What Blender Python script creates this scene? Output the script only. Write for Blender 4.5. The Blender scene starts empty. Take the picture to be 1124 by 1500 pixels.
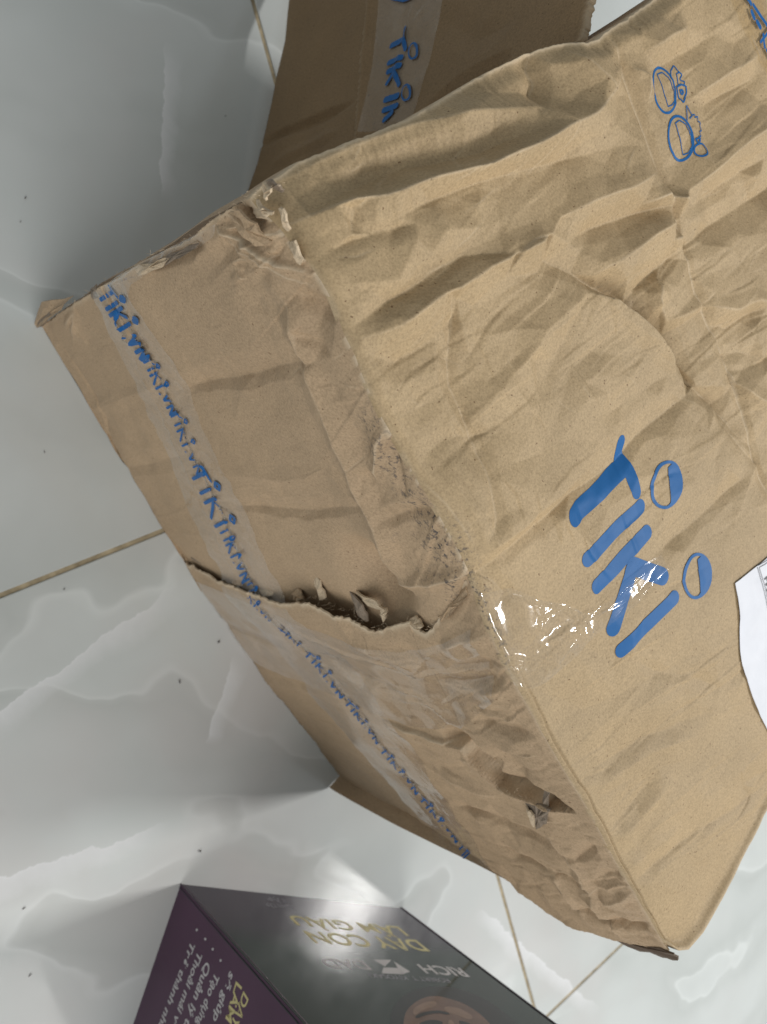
import bpy, bmesh, math, random
import numpy as np
from mathutils import Vector, Matrix
from mathutils.bvhtree import BVHTree
from mathutils.geometry import delaunay_2d_cdt

random.seed(7)
S = bpy.context.scene
COL = S.collection

# ------------------------------------------------------------------ camera
CAMZ = 0.75
M = np.array([[0.827294411, 0.0376833780, -0.560503275],
              [0.0, 0.997747607, 0.0670798940],
              [0.561768598, -0.0554948214, 0.825431019]])   # rows: world X, Y, Z in camera axes
FPX = 1250.0
cam = bpy.data.cameras.new('camera')
cam_o = bpy.data.objects.new('camera', cam); COL.objects.link(cam_o)
mw = Matrix.Identity(4)
for i in range(3):
    for j in range(3):
        mw[i][j] = M[i, j]
mw[2][3] = CAMZ
cam_o.matrix_world = mw
cam.sensor_fit = 'VERTICAL'; cam.sensor_height = 36.0; cam.lens = 36.0*FPX/1500.0
cam.clip_start = 0.01; cam.clip_end = 50
cam.dof.use_dof = True; cam.dof.focus_distance = 0.45; cam.dof.aperture_fstop = 12.0
S.camera = cam_o

# ------------------------------------------------------------------ world, lamps, exposure
w = bpy.data.worlds.new('World'); S.world = w; w.use_nodes = True
bg = w.node_tree.nodes['Background']
bg.inputs[0].default_value = (0.93, 0.985, 1.0, 1); bg.inputs[1].default_value = 0.355
S.view_settings.view_transform = 'Standard'; S.view_settings.look = 'None'
S.view_settings.exposure = 0.0; S.view_settings.gamma = 1.0

def area_lamp(name, loc, target, sx, sy, power, col):
    l = bpy.data.lights.new(name, 'AREA'); l.shape = 'RECTANGLE'; l.size = sx; l.size_y = sy
    l.energy = power; l.color = col
    o = bpy.data.objects.new(name, l); COL.objects.link(o)
    o.location = loc
    o.rotation_euler = (Vector(target)-Vector(loc)).to_track_quat('-Z', 'Y').to_euler()
    return o
area_lamp('window_light', (-0.45, -2.3, 2.1), (0.45, -0.1, 0.3), 2.8, 2.0, 52, (1.0, 0.97, 0.93))
area_lamp('tube_light', (2.6, -0.42, 2.4), (0.45, 0.0, 0.3), 0.55, 0.22, 56, (1.0, 0.98, 0.95))

# ------------------------------------------------------------------ numpy helpers
def rays(P):
    P = np.atleast_2d(np.asarray(P, float))
    v = np.stack([P[:, 0]-562.0, -(P[:, 1]-750.0), -np.full(len(P), FPX)], 1)
    v /= np.linalg.norm(v, axis=1)[:, None]
    return v @ M.T
CAM = np.array([0, 0, CAMZ])
def on_z(p, z=0.0):
    r = rays(p)[0]
    return CAM + r*((z-CAMZ)/r[2])

def _hash(ix, iy, seed):
    h = (ix.astype(np.int64)*374761393 + iy.astype(np.int64)*668265263 + seed*1442695041) & 0xffffffff
    h = ((h ^ (h >> 13))*1274126177) & 0xffffffff
    h = ((h ^ (h >> 16))*2246822519) & 0xffffffff
    return ((h ^ (h >> 15)) & 0xffffff)/float(0xffffff)*2-1
def vnoise(x, y, seed):
    ix = np.floor(x); iy = np.floor(y); fx = x-ix; fy = y-iy
    ix = ix.astype(np.int64); iy = iy.astype(np.int64)
    fx = fx*fx*fx*(fx*(fx*6-15)+10); fy = fy*fy*fy*(fy*(fy*6-15)+10)
    a = _hash(ix, iy, seed); b = _hash(ix+1, iy, seed); c = _hash(ix, iy+1, seed); d = _hash(ix+1, iy+1, seed)
    return (a*(1-fx)+b*fx)*(1-fy)+(c*(1-fx)+d*fx)*fy
def fbm(x, y, seed, o=4):
    s = 0; am = 1; t = 0
    for k in range(o):
        s = s+am*vnoise(x*2**k+k*13.7, y*2**k-k*7.1, seed+k); t += am; am *= .5
    return s/t
def facet(x, y, seed):
    wx = x+0.45*vnoise(x*.7, y*.7, seed+50); wy = y+0.45*vnoise(x*.7+9, y*.7+4, seed+51)
    ix = np.floor(wx); iy = np.floor(wy); fx = wx-ix; fy = wy-iy
    ix = ix.astype(np.int64); iy = iy.astype(np.int64)
    a = _hash(ix, iy, seed); b = _hash(ix+1, iy, seed); c = _hash(ix, iy+1, seed); d = _hash(ix+1, iy+1, seed)
    up = fx+fy < 1
    return np.where(up, a+fx*(b-a)+fy*(c-a), d+(1-fx)*(c-d)+(1-fy)*(b-d))
def sstep(a, b, x):
    t = np.clip((x-a)/(b-a), 0, 1); return t*t*(3-2*t)
def resample(P, n):
    P = np.asarray(P, float)
    d = np.r_[0, np.cumsum(np.linalg.norm(np.diff(P, axis=0), axis=1))]
    t = np.linspace(0, d[-1], n)
    return np.stack([np.interp(t, d, P[:, k]) for k in range(P.shape[1])], 1)
def jag(P, amp, seed, step=3.0):
    """torn edge: roughen a pixel polyline"""
    P = np.asarray(P, float)
    L = np.sum(np.linalg.norm(np.diff(P, axis=0), axis=1)); n = max(8, int(L/step))
    Q = resample(P, n); t = np.gradient(Q, axis=0); t /= np.linalg.norm(t, axis=1)[:, None]+1e-9
    nn = np.stack([-t[:, 1], t[:, 0]], 1)
    k = np.arange(n)*step
    a = amp*(fbm(k/9.0, k*0+seed, seed, 3)*1.2+0.5*vnoise(k/2.5, k*0, seed+9))
    a[0] = a[-1] = 0
    return Q+nn*a[:, None]

class Patch:
    """bilinear face of a box; (a,b) in 0..1, metric (u,v) in metres"""
    def __init__(s, p00, p10, p01, p11, out):
        s.c = [np.asarray(p, float) for p in (p00, p10, p01, p11)]
        s.gain = 1.0
        s.La = np.linalg.norm(s.c[1]-s.c[0]); s.Lb = np.linalg.norm(s.c[2]-s.c[0])
        n = np.cross(s.c[1]-s.c[0], s.c[2]-s.c[0]); s.sg = 1.0 if n @ np.asarray(out) > 0 else -1.0
        q0 = s.px(np.array([.5]), np.array([.5]))[0]; q1 = s.px(np.array([.51]), np.array([.5]))[0]; q2 = s.px(np.array([.5]), np.array([.51]))[0]
        s.hand = np.sign(np.cross(q1-q0, q2-q0))
    def pos(s, a, b):
        a = np.asarray(a)[..., None]; b = np.asarray(b)[..., None]
        c = s.c
        return c[0]*(1-a)*(1-b)+c[1]*a*(1-b)+c[2]*(1-a)*b+c[3]*a*b
    def nrm(s, a, b):
        a = np.asarray(a)[..., None]; b = np.asarray(b)[..., None]; c = s.c
        da = (c[1]-c[0])*(1-b)+(c[3]-c[2])*b; db = (c[2]-c[0])*(1-a)+(c[3]-c[1])*a
        n = np.cross(da, db)*s.sg
        return n/np.linalg.norm(n, axis=-1)[..., None]
    def px(s, a, b):
        v = (s.pos(a, b)-CAM) @ M
        return np.stack([562+v[..., 0]/-v[..., 2]*FPX, 750-v[..., 1]/-v[..., 2]*FPX], -1)
    def inv(s, P):
        P = np.atleast_2d(np.asarray(P, float)); r = rays(P)
        a = np.full(len(P), .5); b = a.copy(); t = np.full(len(P), .5)
        for _ in range(25):
            F = s.pos(a, b)-CAM-r*t[:, None]
            aa = a[:, None]; bb = b[:, None]; c = s.c
            da = (c[1]-c[0])*(1-bb)+(c[3]-c[2])*bb; db = (c[2]-c[0])*(1-aa)+(c[3]-c[1])*aa
            J = np.stack([da, db, -r], 2)
            d = np.linalg.solve(J, -F[..., None])[..., 0]
            a = a+d[:, 0]; b = b+d[:, 1]; t = t+d[:, 2]
        return np.stack([a, b], 1)
    def uv(s, P):
        return s.inv(P)*np.array([s.La, s.Lb])

def coons(l, r, b, t, nu, nv):
    """l/r: curves along p at q=0 / q=1 ; b/t: curves along q at p=0 / p=1"""
    q0 = resample(l, nu); q1 = resample(r, nu); p0 = resample(b, nv); p1 = resample(t, nv)
    P = np.linspace(0, 1, nu)[:, None, None]; Q = np.linspace(0, 1, nv)[None, :, None]
    X = (1-Q)*q0[:, None]+Q*q1[:, None]+(1-P)*p0[None]+P*p1[None]
    X -= (1-P)*(1-Q)*q0[0]+P*(1-Q)*q0[-1]+(1-P)*Q*q1[0]+P*Q*q1[-1]
    return X

def crease_field(patch, creases, U, V):
    """sum of fold profiles; returns displacement (m) and wear"""
    D = np.zeros_like(U); W = np.zeros_like(U)
    for cr in creases:
        kind, pts, h, wl, wr = cr[:5]
        opt = cr[5] if len(cr) > 5 else {}
        h = h*1e-3*opt.get('k', patch.gain if kind in 'RV' else 1); wl = wl*1e-3; wr = wr*1e-3
        L = patch.uv(pts)
        if kind == 'G':
            d2 = ((U-L[0, 0])/wl)**2+((V-L[0, 1])/wr)**2
            D += h*np.exp(-d2); continue
        if len(L) > 2:
            L = resample(L, max(len(L)*3, 8)) if not opt.get('sharp') else L
        ww = max(wl, wr, 2e-3)
        m = (U > L[:, 0].min()-ww) & (U < L[:, 0].max()+ww) & (V > L[:, 1].min()-ww) & (V < L[:, 1].max()+ww)
        if not m.any(): continue
        u = U[m]; v = V[m]
        best = np.full(u.shape, 9.0); sd = np.zeros_like(u); tt = np.zeros_like(u)
        seg = np.linalg.norm(np.diff(L, axis=0), axis=1); tot = seg.sum(); acc = 0
        jit = 0.0007*vnoise(u*110, v*110, 31+int(pts[0][0]))
        for i in range(len(L)-1):
            ax, ay = L[i]; dx, dy = L[i+1]-L[i]; l2 = dx*dx+dy*dy+1e-12
            t = np.clip(((u-ax)*dx+(v-ay)*dy)/l2, 0, 1)
            ex = u-ax-t*dx; ey = v-ay-t*dy; d = np.hypot(ex, ey)
            k = d < best
            best = np.where(k, d, best); sd = np.where(k, (dx*ey-dy*ex), sd); tt = np.where(k, (acc+t*seg[i])/tot, tt)
            acc += seg[i]
        left = sd*patch.hand < 0
        tp = opt.get('taper', .22)
        T0 = opt.get('t0', 0.0); T1 = opt.get('t1', 0.0)
        tap = np.clip(tt/tp, T0, 1)*np.clip((1-tt)/tp, T1, 1); tap = tap**.8
        wv = np.where(left, wl, wr)*(0.45+0.55*tap)*(1+.25*vnoise(tt*tot*60, tt*0, 77+int(pts[0][1])))
        bj = best+jit*(kind != 'S')
        x = np.clip(np.abs(bj)/np.maximum(wv, 1e-4), 0, 1)
        pr = (1-x)**opt.get('p', 1.0)
        if kind == 'V': pr = -pr
        if kind == 'S': pr = np.where(left, pr, 0)
        D[m] += h*tap*pr
        wv_ = opt.get('wear', .28 if kind == 'R' and h > .0028 else 0)
        if wv_:
            W[m] = np.maximum(W[m], wv_*tap*np.clip(1-best/opt.get('ww', 9e-4), 0, 1))
    return D, W

class Folds:
    """flat paper facets: a constrained triangulation whose edges are the fold lines, sampled as a height field (m)"""
    def __init__(s, patch, creases, lo, hi, spacing, amp, seed, scale=1.0, minh=1.2, res=4.5e-4):
        rnd = random.Random(seed); P = []; H = []; E = []
        for cr in creases:
            kind, pts, h = cr[:3]; opt = cr[5] if len(cr) > 5 else {}
            if kind not in 'RV' or h < minh or opt.get('nofold'): continue
            L = patch.uv(pts); tot = np.linalg.norm(np.diff(L, axis=0), axis=1).sum()
            n = max(3, int(tot/.011)+1); L = resample(L, n)
            for i in range(n):
                t = i/(n-1); tp = opt.get('taper', .22)
                k = min(max(t/tp, opt.get('t0', 0)), 1)*min(max((1-t)/tp, opt.get('t1', 0)), 1)
                P.append((L[i][0]+rnd.uniform(-1, 1)*6e-4, L[i][1]+rnd.uniform(-1, 1)*6e-4))
                H.append((1 if kind == 'R' else -1)*h*1e-3*k*scale*rnd.uniform(.65, 1.25)+rnd.uniform(-1, 1)*.0003)
                if i: E.append((len(P)-2, len(P)-1))
        C = np.array(P) if P else np.zeros((0, 2)); y = lo[1]-.03; row = 0
        while y < hi[1]+.03:
            x = lo[0]-.03
            sp = 0
            while x < hi[0]+.03:
                sp = spacing(x, y)
                q = (x+rnd.uniform(-.4, .4)*sp+(row % 2)*sp*.5, y+rnd.uniform(-.4, .4)*sp)
                if not len(C) or np.min((C[:, 0]-q[0])**2+(C[:, 1]-q[1])**2) > (.0075)**2:
                    P.append(q); H.append(rnd.uniform(-1, 1)*amp(x, y))
                x += sp
            y += spacing(lo[0]*.5+hi[0]*.5, y)*.9; row += 1
        for q in ((lo[0]-.06, lo[1]-.06), (hi[0]+.06, lo[1]-.06), (hi[0]+.06, hi[1]+.06), (lo[0]-.06, hi[1]+.06)):
            P.append(q); H.append(0.0)
        vs, es, fs, ov, oe, of = delaunay_2d_cdt([Vector(q) for q in P], E, [], 0, 1e-5)
        H = np.array(H); hv = []
        PA = np.array(P)
        for v, o in zip(vs, ov):
            if o: hv.append(H[o].mean())
            else:
                d = (PA[:, 0]-v.x)**2+(PA[:, 1]-v.y)**2; k = np.argsort(d)[:2]; hv.append(H[k].mean())
        V = np.array([(v.x, v.y) for v in vs]); hv = np.array(hv)
        s.o = np.array(lo)-.02; s.res = res
        nx = int((hi[0]-lo[0]+.04)/res)+2; ny = int((hi[1]-lo[1]+.04)/res)+2
        s.g = np.zeros((nx, ny))
        for f in fs:
            for k in range(1, len(f)-1):
                t = V[[f[0], f[k], f[k+1]]]; z = hv[[f[0], f[k], f[k+1]]]
                a = (t-s.o)/res
                i0, j0 = np.maximum(np.floor(a.min(0)).astype(int), 0); i1, j1 = np.minimum(np.ceil(a.max(0)).astype(int)+1, (nx, ny))
                if i0 >= i1 or j0 >= j1: continue
                X, Y = np.meshgrid(np.arange(i0, i1), np.arange(j0, j1), indexing='ij')
                d = (a[1, 1]-a[2, 1])*(a[0, 0]-a[2, 0])+(a[2, 0]-a[1, 0])*(a[0, 1]-a[2, 1])
                if abs(d) < 1e-9: continue
                w0 = ((a[1, 1]-a[2, 1])*(X-a[2, 0])+(a[2, 0]-a[1, 0])*(Y-a[2, 1]))/d
                w1 = ((a[2, 1]-a[0, 1])*(X-a[2, 0])+(a[0, 0]-a[2, 0])*(Y-a[2, 1]))/d
                w2 = 1-w0-w1; m = (w0 > -1e-6) & (w1 > -1e-6) & (w2 > -1e-6)
                s.g[i0:i1, j0:j1][m] = (w0*z[0]+w1*z[1]+w2*z[2])[m]
    def __call__(s, U, V):
        x = np.clip((U-s.o[0])/s.res, 0, s.g.shape[0]-2.001); y = np.clip((V-s.o[1])/s.res, 0, s.g.shape[1]-2.001)
        i = x.astype(int); j = y.astype(int); fx = x-i; fy = y-j; g = s.g
        return (g[i, j]*(1-fx)+g[i+1, j]*fx)*(1-fy)+(g[i, j+1]*(1-fx)+g[i+1, j+1]*fx)*fy

# ------------------------------------------------------------------ object helpers
def link(name, me, mat=None, parent=None):
    o = bpy.data.objects.new(name, me); COL.objects.link(o)
    if mat: me.materials.append(mat)
    if parent: o.parent = parent; o.matrix_parent_inverse = parent.matrix_world.inverted()
    return o
def thing(name, label, cat, loc, group=None):
    o = bpy.data.objects.new(name, None); COL.objects.link(o); o.empty_display_size = .05
    o.location = loc; o.matrix_world = Matrix.Translation(loc)
    o['label'] = label; o['category'] = cat
    if group: o['group'] = group
    return o
def grid_mesh(name, X, attrs=None, skirt=None, N=None, out=None):
    nu, nv = X.shape[:2]
    V = X.reshape(-1, 3)
    i = np.arange(nu-1)[:, None]*nv+np.arange(nv-1)[None]
    F = np.stack([i, i+nv, i+nv+1, i+1], -1).reshape(-1, 4)
    if out is not None:
        c = X[nu//2, nv//2]; n = np.cross(X[nu//2+1, nv//2]-c, X[nu//2, nv//2+1]-c)
        if n @ np.asarray(out) < 0: F = F[:, ::-1]
    flip = out is not None and (n @ np.asarray(out) < 0)
    if skirt:
        ring = np.r_[np.arange(nv), np.arange(1, nu)*nv+nv-1, (nu-1)*nv+np.arange(nv-2, -1, -1), np.arange(nu-2, 0, -1)*nv]
        base = len(V)
        V = np.r_[V, V[ring]-N.reshape(-1, 3)[ring]*skirt]
        k = np.arange(len(ring)); k2 = (k+1) % len(ring)
        G = np.stack([ring[k], ring[k2], base+k2, base+k], 1)
        if flip: G = G[:, ::-1]
        F = np.r_[F, G]
    me = bpy.data.meshes.new(name)
    me.vertices.add(len(V)); me.vertices.foreach_set('co', V.astype(np.float32).ravel())
    me.loops.add(F.size); me.loops.foreach_set('vertex_index', F.astype(np.int32).ravel())
    me.polygons.add(len(F)); me.polygons.foreach_set('loop_start', (np.arange(len(F))*4).astype(np.int32))
    me.polygons.foreach_set('use_smooth', np.ones(len(F), bool))
    me.update(calc_edges=True); me.validate()
    for k, a in (attrs or {}).items():
        at = me.attributes.new(k, 'FLOAT', 'POINT')
        a = a.ravel().astype(np.float32)
        if len(a) < len(V): a = np.r_[a, a[ring]]
        at.data.foreach_set('value', a)
    return me
def bvh_of(*objs):
    vs = []; fs = []; off = 0
    for o in objs:
        me = o.data; mwm = np.array(o.matrix_world)
        co = np.empty(len(me.vertices)*3, np.float32); me.vertices.foreach_get('co', co); co = co.reshape(-1, 3)
        vs.append(co)
        li = np.empty(len(me.loops), np.int32); me.loops.foreach_get('vertex_index', li)
        fs.append(li.reshape(-1, 4)+off); off += len(co)
    return BVHTree.FromPolygons(np.concatenate(vs).tolist(), np.concatenate(fs).tolist())
def py_mesh(name, verts, faces, smooth=False):
    me = bpy.data.meshes.new(name); me.from_pydata([tuple(v) for v in verts], [], [tuple(f) for f in faces]); me.update()
    if smooth:
        for p in me.polygons: p.use_smooth = True
    return me

# conforming decals: pieces are collected as (uv grid) in a patch, dropped on the bvh along the face normal
class Decal:
    def __init__(s, patch, bvh, lift=1.6e-4): s.p = patch; s.b = bvh; s.V = []; s.F = []; s.lift = lift; s.k = 0
    def drop(s, uv, extra=0.0):
        a = uv[:, 0]/s.p.La; b = uv[:, 1]/s.p.Lb
        P = s.p.pos(a, b); N = s.p.nrm(a, b); out = []
        ex = np.broadcast_to(extra, (len(P),))
        for q, n, e in zip(P, N, ex):
            h = s.b.ray_cast(Vector(q+n*.06), Vector(-n), .14)
            z = np.array(h[0]) if h[0] else q
            out.append(z+n*(s.lift+e))
        return out
    def grid(s, G, extra=0.0):
        nu, nv = G.shape[:2]; o = len(s.V)
        i, j = nu//2, nv//2; i -= i == nu-1; j -= j == nv-1
        e1 = G[i+1, j]-G[i, j]; e2 = G[i, j+1]-G[i, j]
        fl = (e1[0]*e2[1]-e1[1]*e2[0])*s.p.sg < 0
        s.V += s.drop(G.reshape(-1, 2), extra+s.k*3e-5); s.k += 1
        for i in range(nu-1):
            for j in range(nv-1):
                f = (o+i*nv+j, o+(i+1)*nv+j, o+(i+1)*nv+j+1, o+i*nv+j+1)
                s.F.append(f[::-1] if fl else f)
    def stroke(s, pts, r, cap=True, step=1e-3, nx=7, rough=0):
        """round ended stroke; pts in pixels, r in metres"""
        L = s.p.uv(pts); s.stroke_uv(L, r, cap, step, nx, rough)
    def stroke_uv(s, L, r, cap=True, step=1e-3, nx=7, rough=0):
        tot = np.linalg.norm(np.diff(L, axis=0), axis=1).sum(); n = max(2, int(tot/step))
        C = resample(L, n+1); T = np.gradient(C, axis=0); T /= np.linalg.norm(T, axis=1)[:, None]+1e-12
        R = np.full(len(C), r)
        if cap:
            ks = np.sin(np.linspace(0, 1, 7)[1:]*np.pi/2)
            pre = C[0]-T[0]*(r*ks[::-1])[:, None]; post = C[-1]+T[-1]*(r*ks)[:, None]
            rr = r*np.sqrt(np.maximum(0, 1-ks**2))
            C = np.r_[pre, C, post]; T = np.r_[np.repeat(T[:1], 6, 0), T, np.repeat(T[-1:], 6, 0)]
            R = np.r_[rr[::-1], R, rr]
        Nn = np.stack([-T[:, 1], T[:, 0]], 1)
        x = np.linspace(-1, 1, nx)
        G = C[:, None]+Nn[:, None]*(R[:, None]*x[None])[..., None]
        s.grid(G)
    def poly_fan(s, uv):
        """filled convex outline as rings"""
        c = uv.mean(0); k = np.linspace(0, 1, 7)[1:]
        G = c+(np.r_[uv, uv[:1]]-c)[:, None]*np.r_[0.02, k][None, :, None]
        s.grid(G)
    def band(s, A, B, nx=4):
        x = np.linspace(0, 1, nx)
        G = A[:, None]*(1-x)[None, :, None]+B[:, None]*x[None, :, None]
        s.grid(G)
    def build(s, name, mat, parent, smooth=True):
        return link(name, py_mesh(name, s.V, s.F, smooth), mat, parent)

# ------------------------------------------------------------------ materials
def new_mat(name):
    m = bpy.data.materials.new(name); m.use_nodes = True
    nt = m.node_tree; b = nt.nodes['Principled BSDF']
    return m, nt, b
def N_(nt, t, **k):
    n = nt.nodes.new(t)
    for a, v in k.items(): setattr(n, a, v)
    return n
def noise(nt, co, scale, detail=4, rough=.55, dist=0.0):
    n = N_(nt, 'ShaderNodeTexNoise'); n.inputs['Scale'].default_value = scale; n.inputs['Detail'].default_value = detail
    n.inputs['Roughness'].default_value = rough; n.inputs['Distortion'].default_value = dist
    nt.links.new(co, n.inputs['Vector']); return n.outputs['Fac']
def ramp(nt, fac, stops):
    r = N_(nt, 'ShaderNodeValToRGB'); e = r.color_ramp.elements
    while len(e) < len(stops): e.new(.5)
    for k, (p, c) in zip(e, stops): k.position = p; k.color = (*c, 1) if len(c) == 3 else c
    nt.links.new(fac, r.inputs[0]); return r.outputs[0]
def mix(nt, fac, a, b, mode='MIX'):
    m = N_(nt, 'ShaderNodeMix', data_type='RGBA', blend_type=mode)
    for sock, v in ((m.inputs[0], fac), (m.inputs[6], a), (m.inputs[7], b)):
        if isinstance(v, (int, float)): sock.default_value = v
        elif isinstance(v, tuple): sock.default_value = (*v, 1)
        else: nt.links.new(v, sock)
    return m.outputs[2]
def math_(nt, op, a, b=None, c=None):
    m = N_(nt, 'ShaderNodeMath', operation=op)
    for i, v in enumerate((a, b, c)):
        if v is None: continue
        if isinstance(v, (int, float)): m.inputs[i].default_value = v
        else: nt.links.new(v, m.inputs[i])
    return m.outputs[0]
def attr(nt, name):
    a = N_(nt, 'ShaderNodeAttribute'); a.attribute_name = name; return a.outputs['Fac']
def objco(nt):
    return N_(nt, 'ShaderNodeTexCoord').outputs['Object']
def mapped(nt, co, scale=(1, 1, 1), rot=(0, 0, 0), loc=(0, 0, 0)):
    m = N_(nt, 'ShaderNodeMapping'); m.inputs['Scale'].default_value = scale; m.inputs['Rotation'].default_value = rot
    m.inputs['Location'].default_value = loc
    nt.links.new(co, m.inputs[0]); return m.outputs[0]

def kraft(name, base, dark=1.0):
    m, nt, b = new_mat(name); co = objco(nt)
    B = tuple(x*dark for x in base)
    big = noise(nt, co, 14, 4, .6)
    c = ramp(nt, big, [(.3, tuple(x*.90 for x in B)), (.7, tuple(x*1.06 for x in B))])
    gr = noise(nt, co, 760, 3, .75)
    g = ramp(nt, gr, [(.32, (.60, .57, .52)), (.5, (1, 1, 1)), (.68, (1.34, 1.34, 1.32))])
    c = mix(nt, .55, c, g, 'MULTIPLY')
    fi = noise(nt, mapped(nt, co, (1, 1, 1), (.3, .5, .6)), 380, 5, .75, 1.5)
    g2 = ramp(nt, fi, [(.27, (.60, .54, .48)), (.38, (1, 1, 1))])
    c = mix(nt, .75, c, g2, 'MULTIPLY')
    sp = noise(nt, co, 620, 0, .5)
    g3 = ramp(nt, sp, [(.155, (.35, .27, .20)), (.20, (1, 1, 1))])
    c = mix(nt, .8, c, g3, 'MULTIPLY')
    wr = attr(nt, 'wear')
    c = mix(nt, math_(nt, 'MULTIPLY', wr, .75), c, (.66, .55, .40))
    sc = attr(nt, 'scuff')
    sn = noise(nt, co, 330, 4, .7)
    s2 = math_(nt, 'MULTIPLY', sc, ramp(nt, sn, [(.53, (0, 0, 0)), (.60, (1, 1, 1))]))
    c = mix(nt, s2, c, (.085, .075, .07))
    nt.links.new(c, b.inputs['Base Color'])
    b.inputs['Roughness'].default_value = .66
    b.inputs['Specular IOR Level'].default_value = .35
    bp = N_(nt, 'ShaderNodeBump'); bp.inputs['Strength'].default_value = .22; bp.inputs['Distance'].default_value = .0005
    hh = math_(nt, 'ADD', gr, math_(nt, 'MULTIPLY', noise(nt, co, 160, 4, .6), 1.3))
    nt.links.new(hh, bp.inputs['Height']); nt.links.new(bp.outputs[0], b.inputs['Normal'])
    return m
KRAFT = (.420, .309, .178)
m_kraft = kraft('kraft_cardboard', KRAFT)
m_kraft_side = kraft('kraft_cardboard_end', (.445, .322, .205))
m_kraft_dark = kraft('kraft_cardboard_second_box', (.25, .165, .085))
m_inner = kraft('grey_inner_ply', (.24, .19, .145))
m_inner_dark = kraft('shade_darkened_board', (.12, .085, .06))  # inner board colour darkened to carry the shade of the seam and torn corner
m_torn = kraft('torn_paper_edge', (.55, .44, .31))

def ink(name, col, rough=.5):
    m, nt, b = new_mat(name); co = objco(nt)
    n = noise(nt, co, 700, 4, .7)
    c = ramp(nt, n, [(.28, tuple(x*.94 for x in col)), (.6, col), (.8, tuple(min(1, x*1.06) for x in col))])
    n2 = noise(nt, co, 420, 5, .7)
    c = mix(nt, ramp(nt, n2, [(.70, (0, 0, 0)), (.76, (.5, .5, .5))]), c, KRAFT)
    nt.links.new(c, b.inputs['Base Color']); b.inputs['Roughness'].default_value = rough
    b.inputs['Specular IOR Level'].default_value = .15
    return m
m_ink = ink('blue_ink', (.016, .122, .345))
m_ink_tape = ink('blue_tape_ink', (.016, .120, .350), .25)

def tape_mat(name, milk, tint=(1, 1, 1), rough=.09, bump=1.0):
    m, nt, b = new_mat(name); co = objco(nt)
    nt.nodes.remove(b)
    tr = N_(nt, 'ShaderNodeBsdfTransparent'); tr.inputs[0].default_value = (*tint, 1)
    gl = N_(nt, 'ShaderNodeBsdfGlossy'); gl.inputs['Roughness'].default_value = rough
    gl.inputs[0].default_value = (1, 1, 1, 1)
    df = N_(nt, 'ShaderNodeBsdfDiffuse'); df.inputs[0].default_value = (.72, .70, .66, 1)
    bp = N_(nt, 'ShaderNodeBump'); bp.inputs['Strength'].default_value = bump; bp.inputs['Distance'].default_value = .0012
    h = math_(nt, 'ADD', noise(nt, co, 60, 3, .5, .6), math_(nt, 'MULTIPLY', noise(nt, co, 150, 2, .5, .5), .10))
    nt.links.new(h, bp.inputs['Height'])
    for n in (gl,): nt.links.new(bp.outputs[0], n.inputs['Normal'])
    dt = N_(nt, 'ShaderNodeVectorMath', operation='DOT_PRODUCT')
    nt.links.new(bp.outputs[0], dt.inputs[0]); nt.links.new(N_(nt, 'ShaderNodeNewGeometry').outputs['Incoming'], dt.inputs[1])
    fz = math_(nt, 'POWER', math_(nt, 'SUBTRACT', 1.0, math_(nt, 'MINIMUM', math_(nt, 'ABSOLUTE', dt.outputs['Value']), 1.0)), 5.0)
    fz = math_(nt, 'MULTIPLY_ADD', fz, .9, .05)
    m1 = N_(nt, 'ShaderNodeMixShader'); nt.links.new(math_(nt, 'MULTIPLY', ramp(nt, noise(nt, co, 120, 4, .65, .8), [(.48, (.12, .12, .12)), (.60, (.6, .6, .6)), (.72, (1.3, 1.3, 1.3))]), milk), m1.inputs[0])
    nt.links.new(tr.outputs[0], m1.inputs[1]); nt.links.new(df.outputs[0], m1.inputs[2])
    m2 = N_(nt, 'ShaderNodeMixShader'); nt.links.new(fz, m2.inputs[0])
    nt.links.new(m1.outputs[0], m2.inputs[1]); nt.links.new(gl.outputs[0], m2.inputs[2])
    nt.links.new(m2.outputs[0], nt.nodes['Material Output'].inputs[0])
    return m
m_tape = tape_mat('clear_tape', .06, bump=.13)
m_tape_seam = tape_mat('clear_seam_tape', .10, rough=.10, bump=.6)
m_tape_brown = tape_mat('yellowed_tape', .05, (.985, .95, .86))

def plain(name, col, rough=.5, spec=.4, vary=.08, scale=120):
    m, nt, b = new_mat(name); co = objco(nt)
    n = noise(nt, co, scale, 4, .6)
    c = ramp(nt, n, [(.3, tuple(x*(1-vary) for x in col)), (.7, tuple(min(1, x*(1+vary)) for x in col))])
    nt.links.new(c, b.inputs['Base Color']); b.inputs['Roughness'].default_value = rough
    b.inputs['Specular IOR Level'].default_value = spec
    return m
m_paper = plain('label_paper', (.72, .74, .80), .5, .25, .03, 60)
m_black = plain('black_print', (.05, .05, .055), .5)
m_dust = plain('dark_lint', (.13, .12, .11), .8)

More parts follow.
